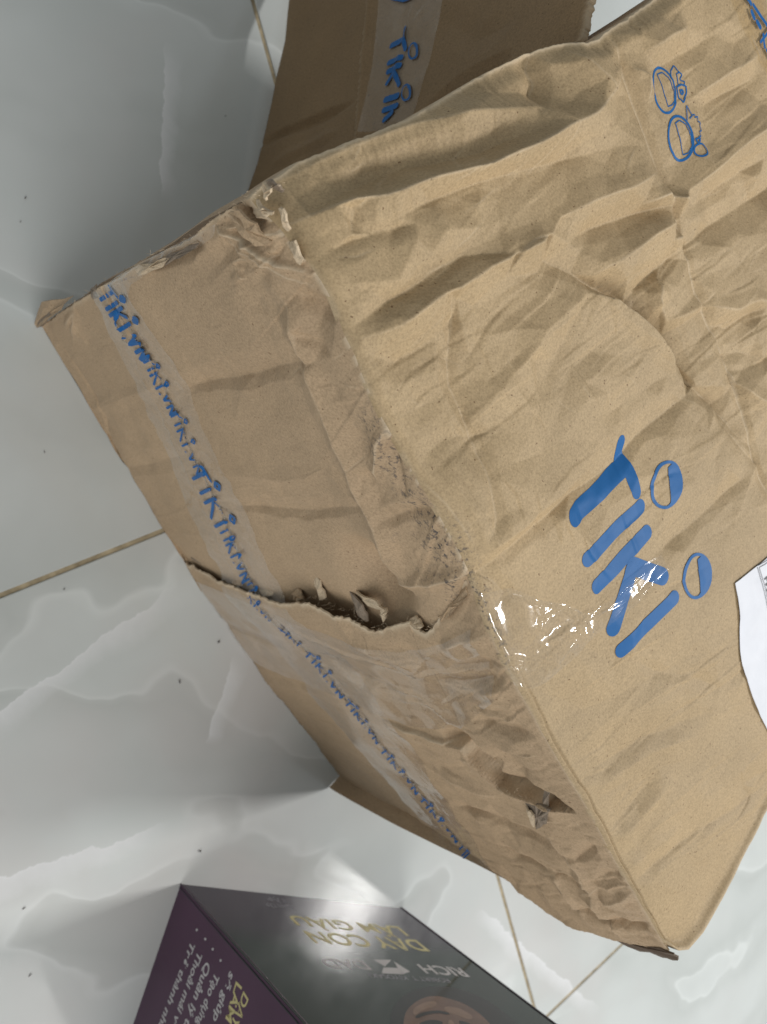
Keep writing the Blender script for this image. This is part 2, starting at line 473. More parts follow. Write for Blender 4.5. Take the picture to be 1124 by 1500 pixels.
def marble():
    m, nt, b = new_mat('polished_marble_tile')
    co = N_(nt, 'ShaderNodeNewGeometry').outputs['Position']
    wp = N_(nt, 'ShaderNodeTexNoise'); wp.inputs['Scale'].default_value = 3.2; wp.inputs['Detail'].default_value = 4; wp.inputs['Roughness'].default_value = .5
    nt.links.new(co, wp.inputs['Vector'])
    vm = N_(nt, 'ShaderNodeVectorMath', operation='MULTIPLY_ADD')
    nt.links.new(wp.outputs['Color'], vm.inputs[0]); vm.inputs[1].default_value = (.26, .26, .26)
    nt.links.new(co, vm.inputs[2]); wc = vm.outputs[0]
    a = noise(nt, mapped(nt, wc, (.55, 1.7, 1), (0, 0, -.75)), 3.4, 2, .45)
    # agate-like bands: sharp on one side, fading on the other
    bnd = math_(nt, 'FRACT', math_(nt, 'MULTIPLY', a, 5.0))
    base = ramp(nt, bnd, [(0, (.635, .655, .652)), (.06, (.585, .606, .602)), (.40, (.555, .575, .57)), (.86, (.50, .52, .512)), (.965, (.53, .55, .543)), (1.0, (.63, .65, .648))])
    base = mix(nt, ramp(nt, noise(nt, co, 5.5, 3, .5), [(.34, (0, 0, 0)), (.50, (1, 1, 1))]), (.56, .575, .57), base)
    cl = noise(nt, wc, 2.1, 5, .6)
    c = mix(nt, .85, base, ramp(nt, cl, [(.32, (.95, .945, .93)), (.52, (1.04, 1.06, 1.05)), (.72, (1.15, 1.17, 1.17))]), 'MULTIPLY')
    pk = noise(nt, wc, 3.0, 3, .5)
    c = mix(nt, ramp(nt, pk, [(.56, (0, 0, 0)), (.72, (.5, .5, .5))]), c, (.60, .55, .54))
    # long white veins where they run in the place
    def vein(p, q, wdt, jit):
        p = Vector(p); q = Vector(q); d = (q-p); L = d.length; d.normalize(); n = Vector((-d.y, d.x, 0))
        sb = N_(nt, 'ShaderNodeVectorMath', operation='SUBTRACT'); nt.links.new(co, sb.inputs[0]); sb.inputs[1].default_value = p
        dn = N_(nt, 'ShaderNodeVectorMath', operation='DOT_PRODUCT'); nt.links.new(sb.outputs[0], dn.inputs[0]); dn.inputs[1].default_value = n
        dl = N_(nt, 'ShaderNodeVectorMath', operation='DOT_PRODUCT'); nt.links.new(sb.outputs[0], dl.inputs[0]); dl.inputs[1].default_value = d
        j = math_(nt, 'MULTIPLY', math_(nt, 'SUBTRACT', noise(nt, co, 22, 4, .6), .5), jit)
        x = math_(nt, 'ADD', dn.outputs['Value'], j)
        s1 = ramp(nt, math_(nt, 'MULTIPLY_ADD', x, 1/(2*wdt), .5), [(.0, (0, 0, 0)), (.46, (.75, .75, .75)), (.50, (.95, .95, .95)), (.53, (0, 0, 0))])
        t = math_(nt, 'DIVIDE', dl.outputs['Value'], L)
        e = ramp(nt, t, [(0, (0, 0, 0)), (.12, (1, 1, 1)), (.8, (.9, .9, .9)), (1, (0, 0, 0))])
        k = N_(nt, 'ShaderNodeMath', operation='MULTIPLY'); nt.links.new(s1, k.inputs[0]); nt.links.new(e, k.inputs[1])
        return k.outputs[0]
    for p, q, wd, jt in VEINS:
        c = mix(nt, math_(nt, 'MULTIPLY', vein(p, q, wd, jt), .8), c, (.80, .81, .83))
    nt.links.new(c, b.inputs['Base Color'])
    b.inputs['Roughness'].default_value = .10; b.inputs['Specular IOR Level'].default_value = .5
    rg = noise(nt, co, 30, 4, .6)
    nt.links.new(ramp(nt, rg, [(.3, (.07, .07, .07)), (.75, (.17, .17, .17))]), b.inputs['Roughness'])
    return m
def vv(p, q, wd, jt): return (tuple(on_z(p)), tuple(on_z(q)), wd, jt)
VEINS = [vv((-40, 1075), (265, 855), .020, .03), vv((-60, 1310), (250, 1205), .02, .03), vv((300, 1090), (345, 960), .018, .02),
         vv((235, 290), (245, 60), .016, .03), vv((700, 1330), (880, 1480), .02, .03)]
m_marble = marble()
m_grout = plain('grout', (.36, .30, .20), .9, .2, .35, 90)

# ------------------------------------------------------------------ floor: tiles on grout
J = on_z((553, 652)); J2 = on_z((790, 1500))
dj = (J2-J); TS = np.linalg.norm(dj); dj /= TS; ej = np.array([-dj[1], dj[0], 0])
me = py_mesh('floor', [(-4, -4, -.0013), (5, -4, -.0013), (5, 4, -.0013), (-4, 4, -.0013)], [(0, 1, 2, 3)])
floor = link('floor', me, m_grout); floor['kind'] = 'structure'
def tile_mesh():
    bm = bmesh.new(); g = .0021; h = .008
    r = bmesh.ops.create_cube(bm, size=1.0)
    for v in bm.verts:
        v.co.x *= TS-2*g; v.co.y *= TS-2*g; v.co.z = 0 if v.co.z > 0 else -h
    top = [e for e in bm.edges if all(abs(v.co.z) < 1e-6 for v in e.verts)]
    bmesh.ops.bevel(bm, geom=top, offset=.0009, segments=2, affect='EDGES', profile=.5)
    me = bpy.data.meshes.new('tile'); bm.to_mesh(me); bm.free(); me.materials.append(m_marble); return me
tm = tile_mesh()
ang = math.atan2(dj[1], dj[0])
for i in range(-4, 4):
    for j in range(-4, 4):
        c = J+dj*TS*(i+.5)+ej*TS*(j+.5)
        o = bpy.data.objects.new('tile', tm); COL.objects.link(o); o.parent = floor
        o.location = (c[0], c[1], 0.0); o.rotation_euler = (0, 0, ang)

# ------------------------------------------------------------------ the big torn box
P1 = on_z((60, 480)); P4 = on_z((480, 1155))
T2 = on_z((415, 265), .430); T3 = on_z((985, 1400), .416)
P2 = T2; P3 = T3
eb = np.array([.855, .519, 0]); eb /= np.linalg.norm(eb)
WID = .44
wall_out = np.array([-.85, -.53, 0])
A = Patch(T2, T3, T2+eb*WID, T3+eb*WID, (0, 0, 1))
W = Patch(P1, P4, T2, T3, wall_out)
A.gain = 1.0; W.gain = 1.25
box = thing('cardboard_box', 'large crushed brown cardboard box with torn corners, blue logo on top and taped end', 'cardboard box', tuple((P1+P4)/2+np.append(eb[:2]*.2, 0)))

EDGE = [(415, 265), (428, 300), (446, 345), (470, 395), (492, 440), (510, 490), (527, 525), (545, 570), (562, 605), (590, 655), (620, 712), (650, 765), (690, 838),
        (706, 880), (722, 925), (745, 975), (770, 1020), (800, 1075), (838, 1140), (868, 1190), (905, 1262), (945, 1330), (985, 1397)]
EDGE_B = EDGE[:13]; EDGE_C = EDGE[12:]

def round_edge(d, r, h):
    x = np.clip(d/r, 0, 1); return h*(1-(1-x)**2)

# ---- creases of the top
CA = [
 # first big fold under the far rim
 ('R', [(440, 322), (521, 288), (571, 285), (628, 262), (709, 243), (770, 218), (826, 186), (863, 171), (896, 133), (914, 98)], 7.5, 11, 12, dict(wear=.5, t0=.6, taper=.15)),
 ('V', [(480, 300), (549, 262), (617, 236), (706, 222), (770, 196), (815, 176)], 5.5, 12, 8, {}),
 ('R', [(450, 245), (520, 210), (590, 182), (640, 165), (720, 152), (778, 150), (800, 160)], 7, 18, 11, dict(t0=.5)),
 ('V', [(585, 318), (640, 292), (700, 268), (760, 250), (830, 232), (900, 215)], 4, 12, 18, {}),
 ('R', [(640, 300), (655, 330), (633, 370)], 2.5, 8, 8, {}),
 ('V', [(530, 300), (525, 343)], 2, 5, 5, dict(wear=.2)),
 ('V', [(468, 380), (500, 358), (525, 347), (613, 325)], 3, 8, 9, {}),
 # second big fold
 ('R', [(528, 496), (571, 483), (628, 438), (656, 428), (706, 394), (752, 372), (800, 346), (818, 322)], 7, 9, 13, dict(wear=.25, t0=.3, taper=.18)),
 ('V', [(520, 478), (553, 455), (599, 427), (645, 395), (685, 373), (735, 372)], 2.6, 7, 5, {}),
 ('R', [(752, 372), (775, 352), (800, 346)], 3, 4, 7, dict(wear=.5)),
 ('V', [(803, 380), (837, 395), (883, 420), (923, 441), (963, 471), (990, 496), (1010, 530), (1026, 563), (1049, 586), (1079, 626), (1100, 665)], 8, 17, 10, dict(wear=.25, t0=.4)),
 ('R', [(858, 430), (900, 440), (935, 465), (965, 492), (1000, 535)], 4, 7, 12, dict(wear=.3)),
 ('V', [(966, 433), (980, 466), (1003, 520), (1026, 556)], 4, 9, 9, {}),
 ('R', [(966, 412), (967, 440), (985, 470)], 4, 8, 6, dict(wear=.4)),
 # score line across the top
 ('V', [(905, 45), (916, 100), (945, 180), (975, 265), (1000, 340), (1013, 366), (1022, 406), (1036, 446), (1056, 493), (1076, 550), (1092, 600), (1111, 683), (1130, 735)], 3.2, 5, 8, dict(wear=.45, taper=.05, ww=1.3e-3)),
 # folds along the flutes, right of the first
 ('R', [(816, 320), (860, 296), (913, 278), (965, 250)], 5, 10, 12, dict(t0=.4)),
 ('V', [(830, 352), (876, 332), (925, 315), (985, 300)], 4, 9, 9, {}),
 ('R', [(870, 402), (905, 378), (950, 344), (1000, 320)], 5, 9, 12, {}),
 ('V', [(926, 441), (960, 402), (1006, 364)], 6, 10, 8, dict(t0=.5)),
 ('R', [(940, 300), (975, 285), (1010, 300)], 5, 8, 9, dict(wear=.5)),
 ('R', [(985, 352), (1000, 346), (1008, 360)], 3, 6, 6, dict(wear=.5)),
 ('V', [(1010, 360), (1060, 325), (1124, 284), (1170, 255)], 7, 13, 15, dict(t0=.6, t1=1)),
 ('R', [(990, 292), (1040, 250), (1090, 208), (1150, 165)], 6, 14, 14, dict(t0=.4, t1=1)),
 ('V', [(1020, 298), (1070, 266), (1124, 230)], 4, 9, 9, {}),
 ('R', [(1018, 140), (1060, 112), (1115, 78)], 3.5, 14, 10, {}),
 ('V', [(1025, 160), (1070, 133), (1124, 105)], 3, 8, 10, {}),
 ('R', [(942, 78), (970, 58), (1010, 38)], 5, 10, 12, {}),
 ('V', [(948, 108), (1000, 80), (1050, 50)], 3, 9, 9, {}),
 ('R', [(925, 100), (945, 110), (950, 150)], 4, 6, 8, dict(wear=.4)),
 ('V', [(815, 60), (811, 89), (820, 107), (806, 150)], 7, 8, 9, dict(wear=.3)),
 ('R', [(850, 60), (880, 110), (905, 140)], 5, 14, 10, {}),
 ('G', [(850, 120)], -9, 22, 22), ('G', [(760, 120)], -4, 24, 24),
 # lower right block: facets
 ('V', [(1056, 493), (1085, 470), (1124, 450)], 3.5, 10, 10, {}),
 ('R', [(1036, 446), (1080, 455), (1110, 440), (1140, 445)], 3, 8, 10, dict(wear=.2)),
 ('V', [(1060, 520), (1095, 515), (1120, 525)], 3, 8, 8, {}),
 ('V', [(1076, 550), (1100, 540), (1140, 515)], 3, 7, 7, {}),
 ('R', [(1079, 560), (1100, 580), (1135, 600)], 3, 9, 9, dict(wear=.2)),
 # long valley across the logo
 ('V', [(698, 838), (740, 803), (780, 771), (845, 722), (908, 681), (940, 642), (985, 605), (1029, 566)], 4.5, 13, 8, dict(wear=.1, t0=.8, taper=.1, p=1.1)),
 ('R', [(692, 822), (740, 783), (800, 735), (860, 690)], 1.6, 10, 10, dict(t0=.5)),
 ('V', [(955, 816), (1000, 782), (1050, 740), (1104, 690)], 3, 14, 8, {}),
 ('V', [(1050, 600), (1086, 652), (1111, 683)], 2, 6, 8, dict(wear=.25)),
 ('R', [(1005, 690), (1030, 665), (1060, 640)], 1.6, 10, 10, {}),
 ('V', [(655, 429), (667, 471), (663, 520), (663, 560), (681, 606), (708, 690), (721, 760), (705, 797)], 2.6, 7, 9, dict(wear=.25, taper=.12)),
 ('R', [(690, 520), (672, 470), (668, 440)], 2, 7, 5, {}),
 ('V', [(610, 686), (640, 655), (676, 624)], 1.8, 6, 9, {}),
 ('V', [(585, 622), (620, 596), (650, 577)], 1.5, 10, 10, {}),
 ('R', [(692, 612), (745, 550), (800, 490), (860, 445)], 2.6, 16, 16, {}),
 ('V', [(790, 590), (806, 546), (835, 480), (856, 440)], 1.5, 9, 5, {}),
 ('R', [(752, 526), (800, 480), (860, 428)], 2.6, 10, 14, {}),
 ('V', [(883, 613), (940, 578), (1003, 538)], 2, 14, 12, {}),
 ('R', [(540, 520), (560, 560), (548, 600)], 2, 6, 8, {}),
 ('V', [(552, 545), (600, 520), (640, 495)], 1.5, 12, 12, {}),
 ('R', [(620, 705), (650, 740), (690, 800)], 2.4, 5, 8, dict(wear=.3)),
 # bottom part of the top
 ('V', [(805, 1078), (845, 1043), (885, 1031), (960, 988), (1030, 950)], 2.86, 22, 13, dict(nofold=1, p=1.4)),
 ('V', [(845, 1150), (875, 1125), (911, 1104), (940, 1082), (975, 1070), (1040, 1040)], 4.62, 22, 11, dict(nofold=1, p=1.4)),
 ('R', [(870, 1165), (915, 1125), (960, 1098), (1020, 1075)], 2.65, 9, 15, dict(nofold=1, p=1.4)),
 ('V', [(888, 1220), (915, 1195), (945, 1158), (965, 1130)], 4.40, 16, 13, dict(nofold=1, p=1.4)),
 ('R', [(900, 1235), (940, 1195), (985, 1140)], 2.75, 10, 14, dict(nofold=1, p=1.4)),
 ('V', [(915, 1300), (945, 1278), (987, 1243), (1032, 1209), (1075, 1185), (1110, 1160), (1140, 1130)], 4.96, 29, 9, dict(nofold=1, p=1.4, t1=.5)),
 ('R', [(905, 1284), (950, 1248), (1000, 1210)], 2.41, 12, 12, dict(nofold=1, p=1.4)),
 ('V', [(1100, 1165), (1085, 1150), (1124, 1128)], 3.30, 14, 9, dict(nofold=1, p=1.4)),
 ('V', [(925, 965), (965, 985), (1010, 990), (1050, 1005)], 1.6, 7, 7, {}),
 ('V', [(712, 905), (740, 870), (720, 850), (697, 842)], 2.5, 6, 6, dict(wear=.2)),
 ('G', [(735, 755)], 13, 60, 60), ('G', [(980, 880)], 3, 70, 60), ('G', [(600, 390)], 3, 25, 30),
]
CA0 = list(CA)
rw = random.Random(11)
def wrinkles(n, box_, dirs, ln, h, wd, wear=0):
    out = []
    for _ in range(n):
        x = rw.uniform(box_[0], box_[2]); y = rw.uniform(box_[1], box_[3]); L = rw.uniform(*ln); a = math.radians(rw.uniform(*dirs))
        c = math.cos(a), -math.sin(a); k = rw.uniform(-.12, .12)*L
        pts = [(x, y), (x+c[0]*L*.5-c[1]*k, y+c[1]*L*.5+c[0]*k), (x+c[0]*L, y+c[1]*L)]
        out.append((rw.choice('RV'), pts, rw.uniform(*h)*.75, rw.uniform(*wd)*rw.uniform(.4, 1.2), rw.uniform(*wd)*rw.uniform(.4, 1.2), dict(taper=.4, wear=wear*(rw.random() < .5), k=1, ww=6e-4)))
    return out
CA += wrinkles(40, (450, 180, 960, 420), (10, 70), (25, 80), (.6, 1.6), (2, 5), .35)
CA += wrinkles(20, (990, 280, 1120, 620), (20, 60), (25, 80), (.5, 1.4), (2.5, 6), .2)
CA += wrinkles(36, (500, 420, 1060, 800), (25, 65), (30, 110), (.4, 1.1), (3, 7), .1)
CA += wrinkles(22, (760, 900, 1120, 1300), (25, 55), (30, 110), (.4, 1.1), (3, 8), 0)
def sharp_lines(n, box_, dirs, ln):
    out = []
    for c in wrinkles(n, box_, dirs, ln, (.8, 1.7), (1, 1)):
        a, b = (1.0, rw.uniform(4, 8)) if rw.random() < .5 else (rw.uniform(4, 8), 1.0)
        c[5].update(p=1.3, taper=.3); out.append((c[0], c[1], c[2], a, b, c[5]))
    return out
CA += sharp_lines(46, (480, 400, 1000, 800), (32, 52), (60, 190))
CA += sharp_lines(34, (760, 850, 1110, 1280), (28, 50), (60, 200))
CA += sharp_lines(26, (960, 20, 1110, 560), (28, 48), (50, 140))
CA += sharp_lines(20, (600, 430, 1000, 760), (-75, -55), (50, 130))
CA += wrinkles(14, (600, 500, 1000, 700), (-80, -20), (20, 60), (.5, 1.1), (2, 5), .2)
FOLD_A = Folds(A, CA0, (0, 0), (A.La, .44), lambda x, y: .013 if x < .17 and y < .26 else (.022 if y < .3 else .026), lambda x, y: .0019 if x < .17 and y < .26 else (.0011 if x > .24 else .0012), 5, .78)
def disp_A(U, V):
    D, Wr = crease_field(A, CA, U, V)
    D = D*.50+FOLD_A(U, V)
    D += .0005*facet(U*26, V*7, 3)+.0003*facet(U*62, V*17, 13)+.00025*fbm(U*60, V*22, 5, 3)+.00008*fbm(U*300, V*70, 8, 2)
    D += .004*fbm(U*9, V*6, 21, 2)
    # crumpled stretch near the far rim is rougher
    q1, q2 = A.uv([(930, 150), (1020, 440)]); ln = (V-q1[1])-(U-q1[0])*(q2[1]-q1[1])/(q2[0]-q1[0])
    far = sstep(.19, .05, U)*sstep(.012, -.012, ln)
    D += far*(.0004*facet(U*44+3, V*22, 17)+.0005*facet(U*95, V*48, 19))
    return D, Wr
FAR = [(415, 265), (428, 250), (480, 215), (540, 192), (590, 174), (628, 158), (690, 124), (750, 88), (790, 68), (820, 56), (841, 50), (866, 52), (878, 54), (893, 50), (905, 37), (932, 21), (962, -2), (1040, -60), (1150, -130)]
NEAR = [(985, 1397), (1000, 1408), (1012, 1406), (1032, 1382), (1060, 1336), (1090, 1279), (1124, 1212), (1170, 1125), (1200, 1080)]
nA, mA = 780, 660
FARj = jag(FAR, 1.6, 5)
lA = A.inv(EDGE); bA = A.inv(FARj); tA = A.inv(NEAR)
rA = np.array([bA[-1], (bA[-1]+tA[-1])/2, tA[-1]])
GA = coons(lA, rA, bA, tA, nA, mA)
U = GA[..., 0]*A.La; V = GA[..., 1]*A.Lb
DA, WA = disp_A(U, V)
p = np.linspace(0, 1, nA)[:, None]*np.ones((1, mA)); q = np.ones((nA, 1))*np.linspace(0, 1, mA)[None]
dl = np.minimum.accumulate(np.linalg.norm((GA-GA[:, :1])*np.array([A.La, A.Lb]), axis=2), axis=1)*0+np.linalg.norm((GA-GA[:, :1])*np.array([A.La, A.Lb]), axis=2)
dn = np.linalg.norm((GA-GA[-1:])*np.array([A.La, A.Lb]), axis=2); df = np.linalg.norm((GA-GA[:1])*np.array([A.La, A.Lb]), axis=2)
DA = DA*(.35+.65*sstep(0, .02, dl))
DA += round_edge(dl, .0055, .0026)-.0026
DA -= .0011*np.exp(-((dl-.0040-.0012*fbm(p*40, q*0, 6, 2))/.0008)**2)*sstep(.50, .56, p)
DA -= sstep(0, .03, q)*(.019*np.clip(1-dn/.013, 0, 1)**.9-.003*np.exp(-((dn-.015)/.004)**2)+.009*np.exp(-((dn-.0075)/.0018)**2))
drop = sstep(.055, .0, df)*sstep(.62, .30, q)          # the far rim sags over the edge
DA -= .022*drop**1.5
DA -= .006*sstep(.012, 0, df)
XA = A.pos(GA[..., 0], GA[..., 1])+A.nrm(GA[..., 0], GA[..., 1])*DA[..., None]
XA[:, 0] += wall_out*.0
# scuffs along the edge, wear along the rims
sc = np.exp(-(dl/.006)**2)*sstep(.30, .36, p)*sstep(.53, .48, p)*.8
wear = np.maximum(WA, .30*np.exp(-(dl/.0009)**2)*np.clip(.2+fbm(p*50, q*0, 3, 3)*1.6, 0, 1))
wear = np.maximum(wear, .35*np.exp(-((dn-.0145)/.0022)**2))
wear = np.maximum(wear, .9*np.exp(-(df/.0016)**2))
topm = grid_mesh('top_panel', XA, dict(wear=wear, scuff=sc), .003, A.nrm(GA[..., 0], GA[..., 1]), (0, 0, 1))
top = link('top_panel', topm, m_kraft, box)
EDGE3 = XA[:, 0]; nB3 = int(round((nA-1)*12/22.0))

# find the split of the edge between upper and lower end panels
dB = np.linalg.norm(np.asarray(EDGE[:13][-1]) - 0)
pe = (CAM*0+((EDGE3-CAM) @ M)); pe = np.stack([562+pe[:, 0]/-pe[:, 2]*FPX, 750-pe[:, 1]/-pe[:, 2]*FPX], 1)
iS = int(np.argmin(np.linalg.norm(pe-np.array([690, 838]), axis=1)))

def wall_panel(name, left, right, far, near, edge3, creases, nu, nv, base_fn, mat, skirt, seed, far_jag=0, near_jag=0, attr_fn=None, fold=None):
    l = W.inv(left); r = W.inv(right); b = W.inv(jag(far, far_jag, seed) if far_jag else far); t = W.inv(jag(near, near_jag, seed+3) if near_jag else near)
    G = coons(l, r, b, t, nu, nv)
    U = G[..., 0]*W.La; V = G[..., 1]*W.Lb
    D, Wr = crease_field(W, creases, U, V)
    P = np.linspace(0, 1, nu)[:, None]*np.ones((1, nv)); Q = np.ones((nu, 1))*np.linspace(0, 1, nv)[None]
    D = D*.72+fold(U, V)+base_fn(U, V, P, Q)
    N = W.nrm(G[..., 0], G[..., 1])
    X = W.pos(G[..., 0], G[..., 1])+N*D[..., None]
    e3 = resample(edge3, nu)
    X += (sstep(.70, 1.0, Q)**1.0)[..., None]*(e3-X[:, -1])[:, None]
    X[..., 2] = np.maximum(X[..., 2], .0005)
    at = dict(wear=Wr, scuff=np.zeros_like(Wr))
    if attr_fn: attr_fn(at, U, V, P, Q)
    me = grid_mesh(name, X, at, skirt, N, wall_out)
    return link(name, me, mat, box), X

# ---- upper end panel
SEAM = [(158, 418), (186, 462), (216, 510), (240, 560), (262, 605), (290, 670), (318, 730), (345, 790), (366, 838), (383, 868), (430, 925), (470, 970), (500, 1010), (560, 1095), (615, 1172), (652, 1218), (683, 1256)]
GROOVE = ('V', SEAM, 12, 2.6, 2.2, dict(k=1, taper=.01, t0=1, t1=1))
CB = [
 ('V', [(262, 570), (300, 562), (350, 553), (430, 540), (480, 536)], 3.4, 13, 6, {}),
 ('V', [(340, 736), (400, 745), (449, 750), (545, 740)], 3.0, 12, 6, {}),
 ('R', [(330, 690), (420, 700), (480, 690)], 1.4, 10, 8, {}),
 ('R', [(425, 430), (446, 461), (464, 535), (482, 578), (507, 640), (542, 725), (567, 768), (586, 852)], 4.0, 14, 14, dict(wear=.3, t0=.4, t1=.9, taper=.12)),
 ('V', [(455, 450), (490, 470), (505, 480)], 4, 8, 8, {}), ('V', [(455, 495), (480, 515), (500, 530)], 2, 4, 4, dict(wear=.1)),
 ('V', [(567, 760), (618, 747), (650, 757)], 3, 7, 5, {}),
 ('R', [(586, 852), (640, 846), (689, 838)], 3, 6, 5, dict(wear=.5, t0=.8, t1=.8)),
 ('R', [(560, 705), (566, 660), (575, 628)], 3.5, 6, 6, dict(wear=.6)),
 ('V', [(578, 640), (590, 690), (600, 740)], 2, 5, 5, {}),
 ('R', [(135, 600), (200, 575), (240, 560)], 1.5, 8, 8, {}), ('V', [(150, 690), (220, 680), (285, 660)], 1.6, 9, 9, {}),
 ('V', [(85, 500), (105, 530), (150, 600), (170, 680)], 2, 5, 5, dict(wear=.2)),
 ('R', [(95, 480), (115, 455), (108, 500)], 2, 5, 5, dict(wear=.4)),
 ('R', [(470, 410), (432, 385), (390, 348), (345, 306)], 5, 14, 3, dict(k=1, wear=.9, ww=1.5e-3, t0=.5)),
 ('R', [(480, 440), (455, 420), (420, 385), (380, 365), (352, 330)], 2.4, 9, 2.4, dict(k=1, wear=.7)),
 ('R', [(395, 318), (420, 335), (450, 350)], 4, 5, 6, dict(wear=.8)), ('R', [(405, 290), (425, 305), (440, 325)], 4, 5, 6, dict(wear=.8)),
 ('V', [(385, 282), (400, 300), (418, 290)], 8, 7, 7, {}),
 ('V', [(210, 385), (260, 370), (320, 345)], 3, 6, 6, {}),
 ('G', [(552, 842)], -34, 24, 22), ('G', [(340, 480)], 3, 50, 40), ('G', [(420, 640)], 3, 40, 40),
]
CB0 = list(CB); CB.append(GROOVE); CC_G = GROOVE
CB += wrinkles(26, (430, 440, 660, 800), (-30, 40), (15, 50), (.6, 1.5), (1.6, 3.5), .3)
CB += wrinkles(24, (120, 460, 420, 780), (-10, 35), (30, 90), (.4, 1.0), (3, 6), .1)
CB += wrinkles(26, (340, 270, 460, 420), (-70, 60), (15, 40), (1.2, 3), (2, 4), .6)
def base_B(U, V, P, Q):
    D = .0008*facet(U*22, V*7, 41)+.0003*facet(U*60, V*25, 43)+.0005*fbm(U*70, V*30, 45, 3)+.003*fbm(U*8, V*8, 46, 2)
    D += .0007*np.exp(-((V/W.Lb-.93)/.09)**2)*facet(U*110, V*90, 48)
    gap = np.interp(Q, [0, .06, .16, .28, .40, .50, .60, .72, .85, 1], [.1, .6, .8, .5, .15, .3, 1.1, .75, .35, .2])
    D -= .011*sstep(.66, .95, P)**1.3*gap       # caved in above the tear
    D += .004*np.sin(np.clip(Q, 0, 1)*np.pi)
    return D
def SEAM_Q(P): return .32+.09*P
def attr_B(at, U, V, P, Q):
    band = sstep(.80, .90, Q)*sstep(.46, .56, P)
    at['scuff'] = band*(.85*np.exp(-((Q-.97)/.030)**2)+.40*(vnoise(U*140, V*140, 7) > .42)*sstep(.62, .8, P))
    at['wear'] = np.maximum(at['wear'], .8*np.exp(-((1-Q)/.006)**2)*(vnoise(P*70, P*0, 4) > -.2))
    at['wear'] = np.maximum(at['wear'], .5*np.exp(-(P/.008)**2))
endB, XB = wall_panel('end_panel', [(54, 484), (75, 520), (120, 600), (175, 695), (232, 793), (268, 855)],
    EDGE_B, [(54, 484), (100, 450), (140, 425), (165, 410), (215, 380), (290, 345), (340, 308), (380, 285), (415, 265)],
    [(268, 855), (320, 895), (395, 925), (470, 945), (545, 970), (620, 985), (672, 935), (690, 838)],
    EDGE3[:iS+1], CB, 470, 480, base_B, m_kraft_side, .003, 61, far_jag=1.8, attr_fn=attr_B,
    fold=Folds(W, CB0, (0, 0), (W.La, W.Lb), lambda x, y: .012 if y > W.Lb*.78 else .030, lambda x, y: .0009 if y > W.Lb*.78 else .0008, 6, .7))

# ---- lower end panel, torn along its upper edge
CC = [
 ('R', [(800, 1168), (777, 1160), (734, 1142), (697, 1102), (684, 1083), (645, 1075), (618, 1064), (560, 1046)], 5, 20, 1.6, dict(k=1, nofold=1, wear=.8, ww=1.2e-3, t0=.9)),
 ('G', [(752, 1112)], -8, 20, 14),
 ('V', [(812, 1172), (800, 1168), (777, 1160), (734, 1142), (697, 1102), (684, 1083), (660, 1079)], 20, 1.6, 24, dict(k=1, nofold=1, taper=.2, t0=.8, p=1.15, sharp=True)),
 ('V', [(694, 1042), (731, 1050), (782, 1059)], 2.6, 7, 5, {}), ('V', [(685, 1025), (720, 1027), (748, 1022)], 2, 6, 5, {}),
 ('R', [(700, 1000), (740, 990), (760, 1000)], 2, 6, 6, {}), ('V', [(660, 965), (700, 960), (725, 955)], 2.4, 6, 5, {}),
 ('R', [(655, 940), (690, 925), (715, 915)], 2.2, 6, 6, dict(wear=.3)),
 ('V', [(640, 985), (690, 985), (735, 975)], 2, 5, 6, {}),
 ('R', [(640, 1125), (680, 1140), (712, 1153), (735, 1158)], 2.2, 6, 6, dict(wear=.25)),
 ('V', [(660, 1180), (700, 1186), (745, 1204), (790, 1223), (843, 1246)], 3.4, 9, 6, dict(wear=.15)),
 ('V', [(730, 1235), (760, 1253), (806, 1272)], 2.6, 7, 5, dict(wear=.2)),
 ('V', [(800, 1265), (817, 1276), (870, 1299), (880, 1310)], 2.8, 8, 5, dict(wear=.2)),
 ('V', [(825, 1318), (840, 1325), (873, 1340), (941, 1359), (950, 1345)], 3.4, 9, 5, dict(wear=.35)),
 ('R', [(877, 1306), (900, 1312), (925, 1299)], 2.6, 6, 6, dict(wear=.3)),
 ('V', [(843, 1248), (873, 1228)], 3, 7, 5, {}), ('V', [(870, 1275), (905, 1270)], 2, 6, 5, {}),
 ('R', [(794, 1197), (820, 1230), (851, 1261), (873, 1314), (900, 1350), (922, 1382)], 2.0, 6, 8, dict(wear=.3)),
 ('R', [(806, 1262), (830, 1300), (860, 1345)], 1.8, 6, 7, dict(wear=.2)),
 ('V', [(560, 1130), (620, 1155), (660, 1170)], 1.6, 7, 5, {}), ('V', [(600, 1100), (650, 1125)], 1.4, 6, 5, {}),
 ('V', [(300, 905), (360, 925), (430, 950)], 1.5, 7, 5, {}), ('R', [(380, 1000), (450, 1010), (520, 1035)], 1.4, 8, 7, {}),
 ('V', [(470, 950), (540, 985), (600, 1010)], 1.8, 7, 6, {}), ('R', [(520, 925), (580, 950), (640, 985)], 2.0, 8, 8, {}),
 ('G', [(860, 1290)], 5, 50, 35),
]
CC0 = list(CC); CC.append(CC_G)
CC += wrinkles(70, (560, 930, 900, 1330), (-40, 5), (20, 70), (.8, 2.2), (2, 4.5), .3)
CC += wrinkles(50, (360, 900, 640, 1180), (-40, -5), (25, 90), (.4, .9), (2, 4), .1)
CC += wrinkles(24, (740, 1180, 930, 1370), (-50, 40), (15, 50), (1.0, 2.2), (2, 4), .4)
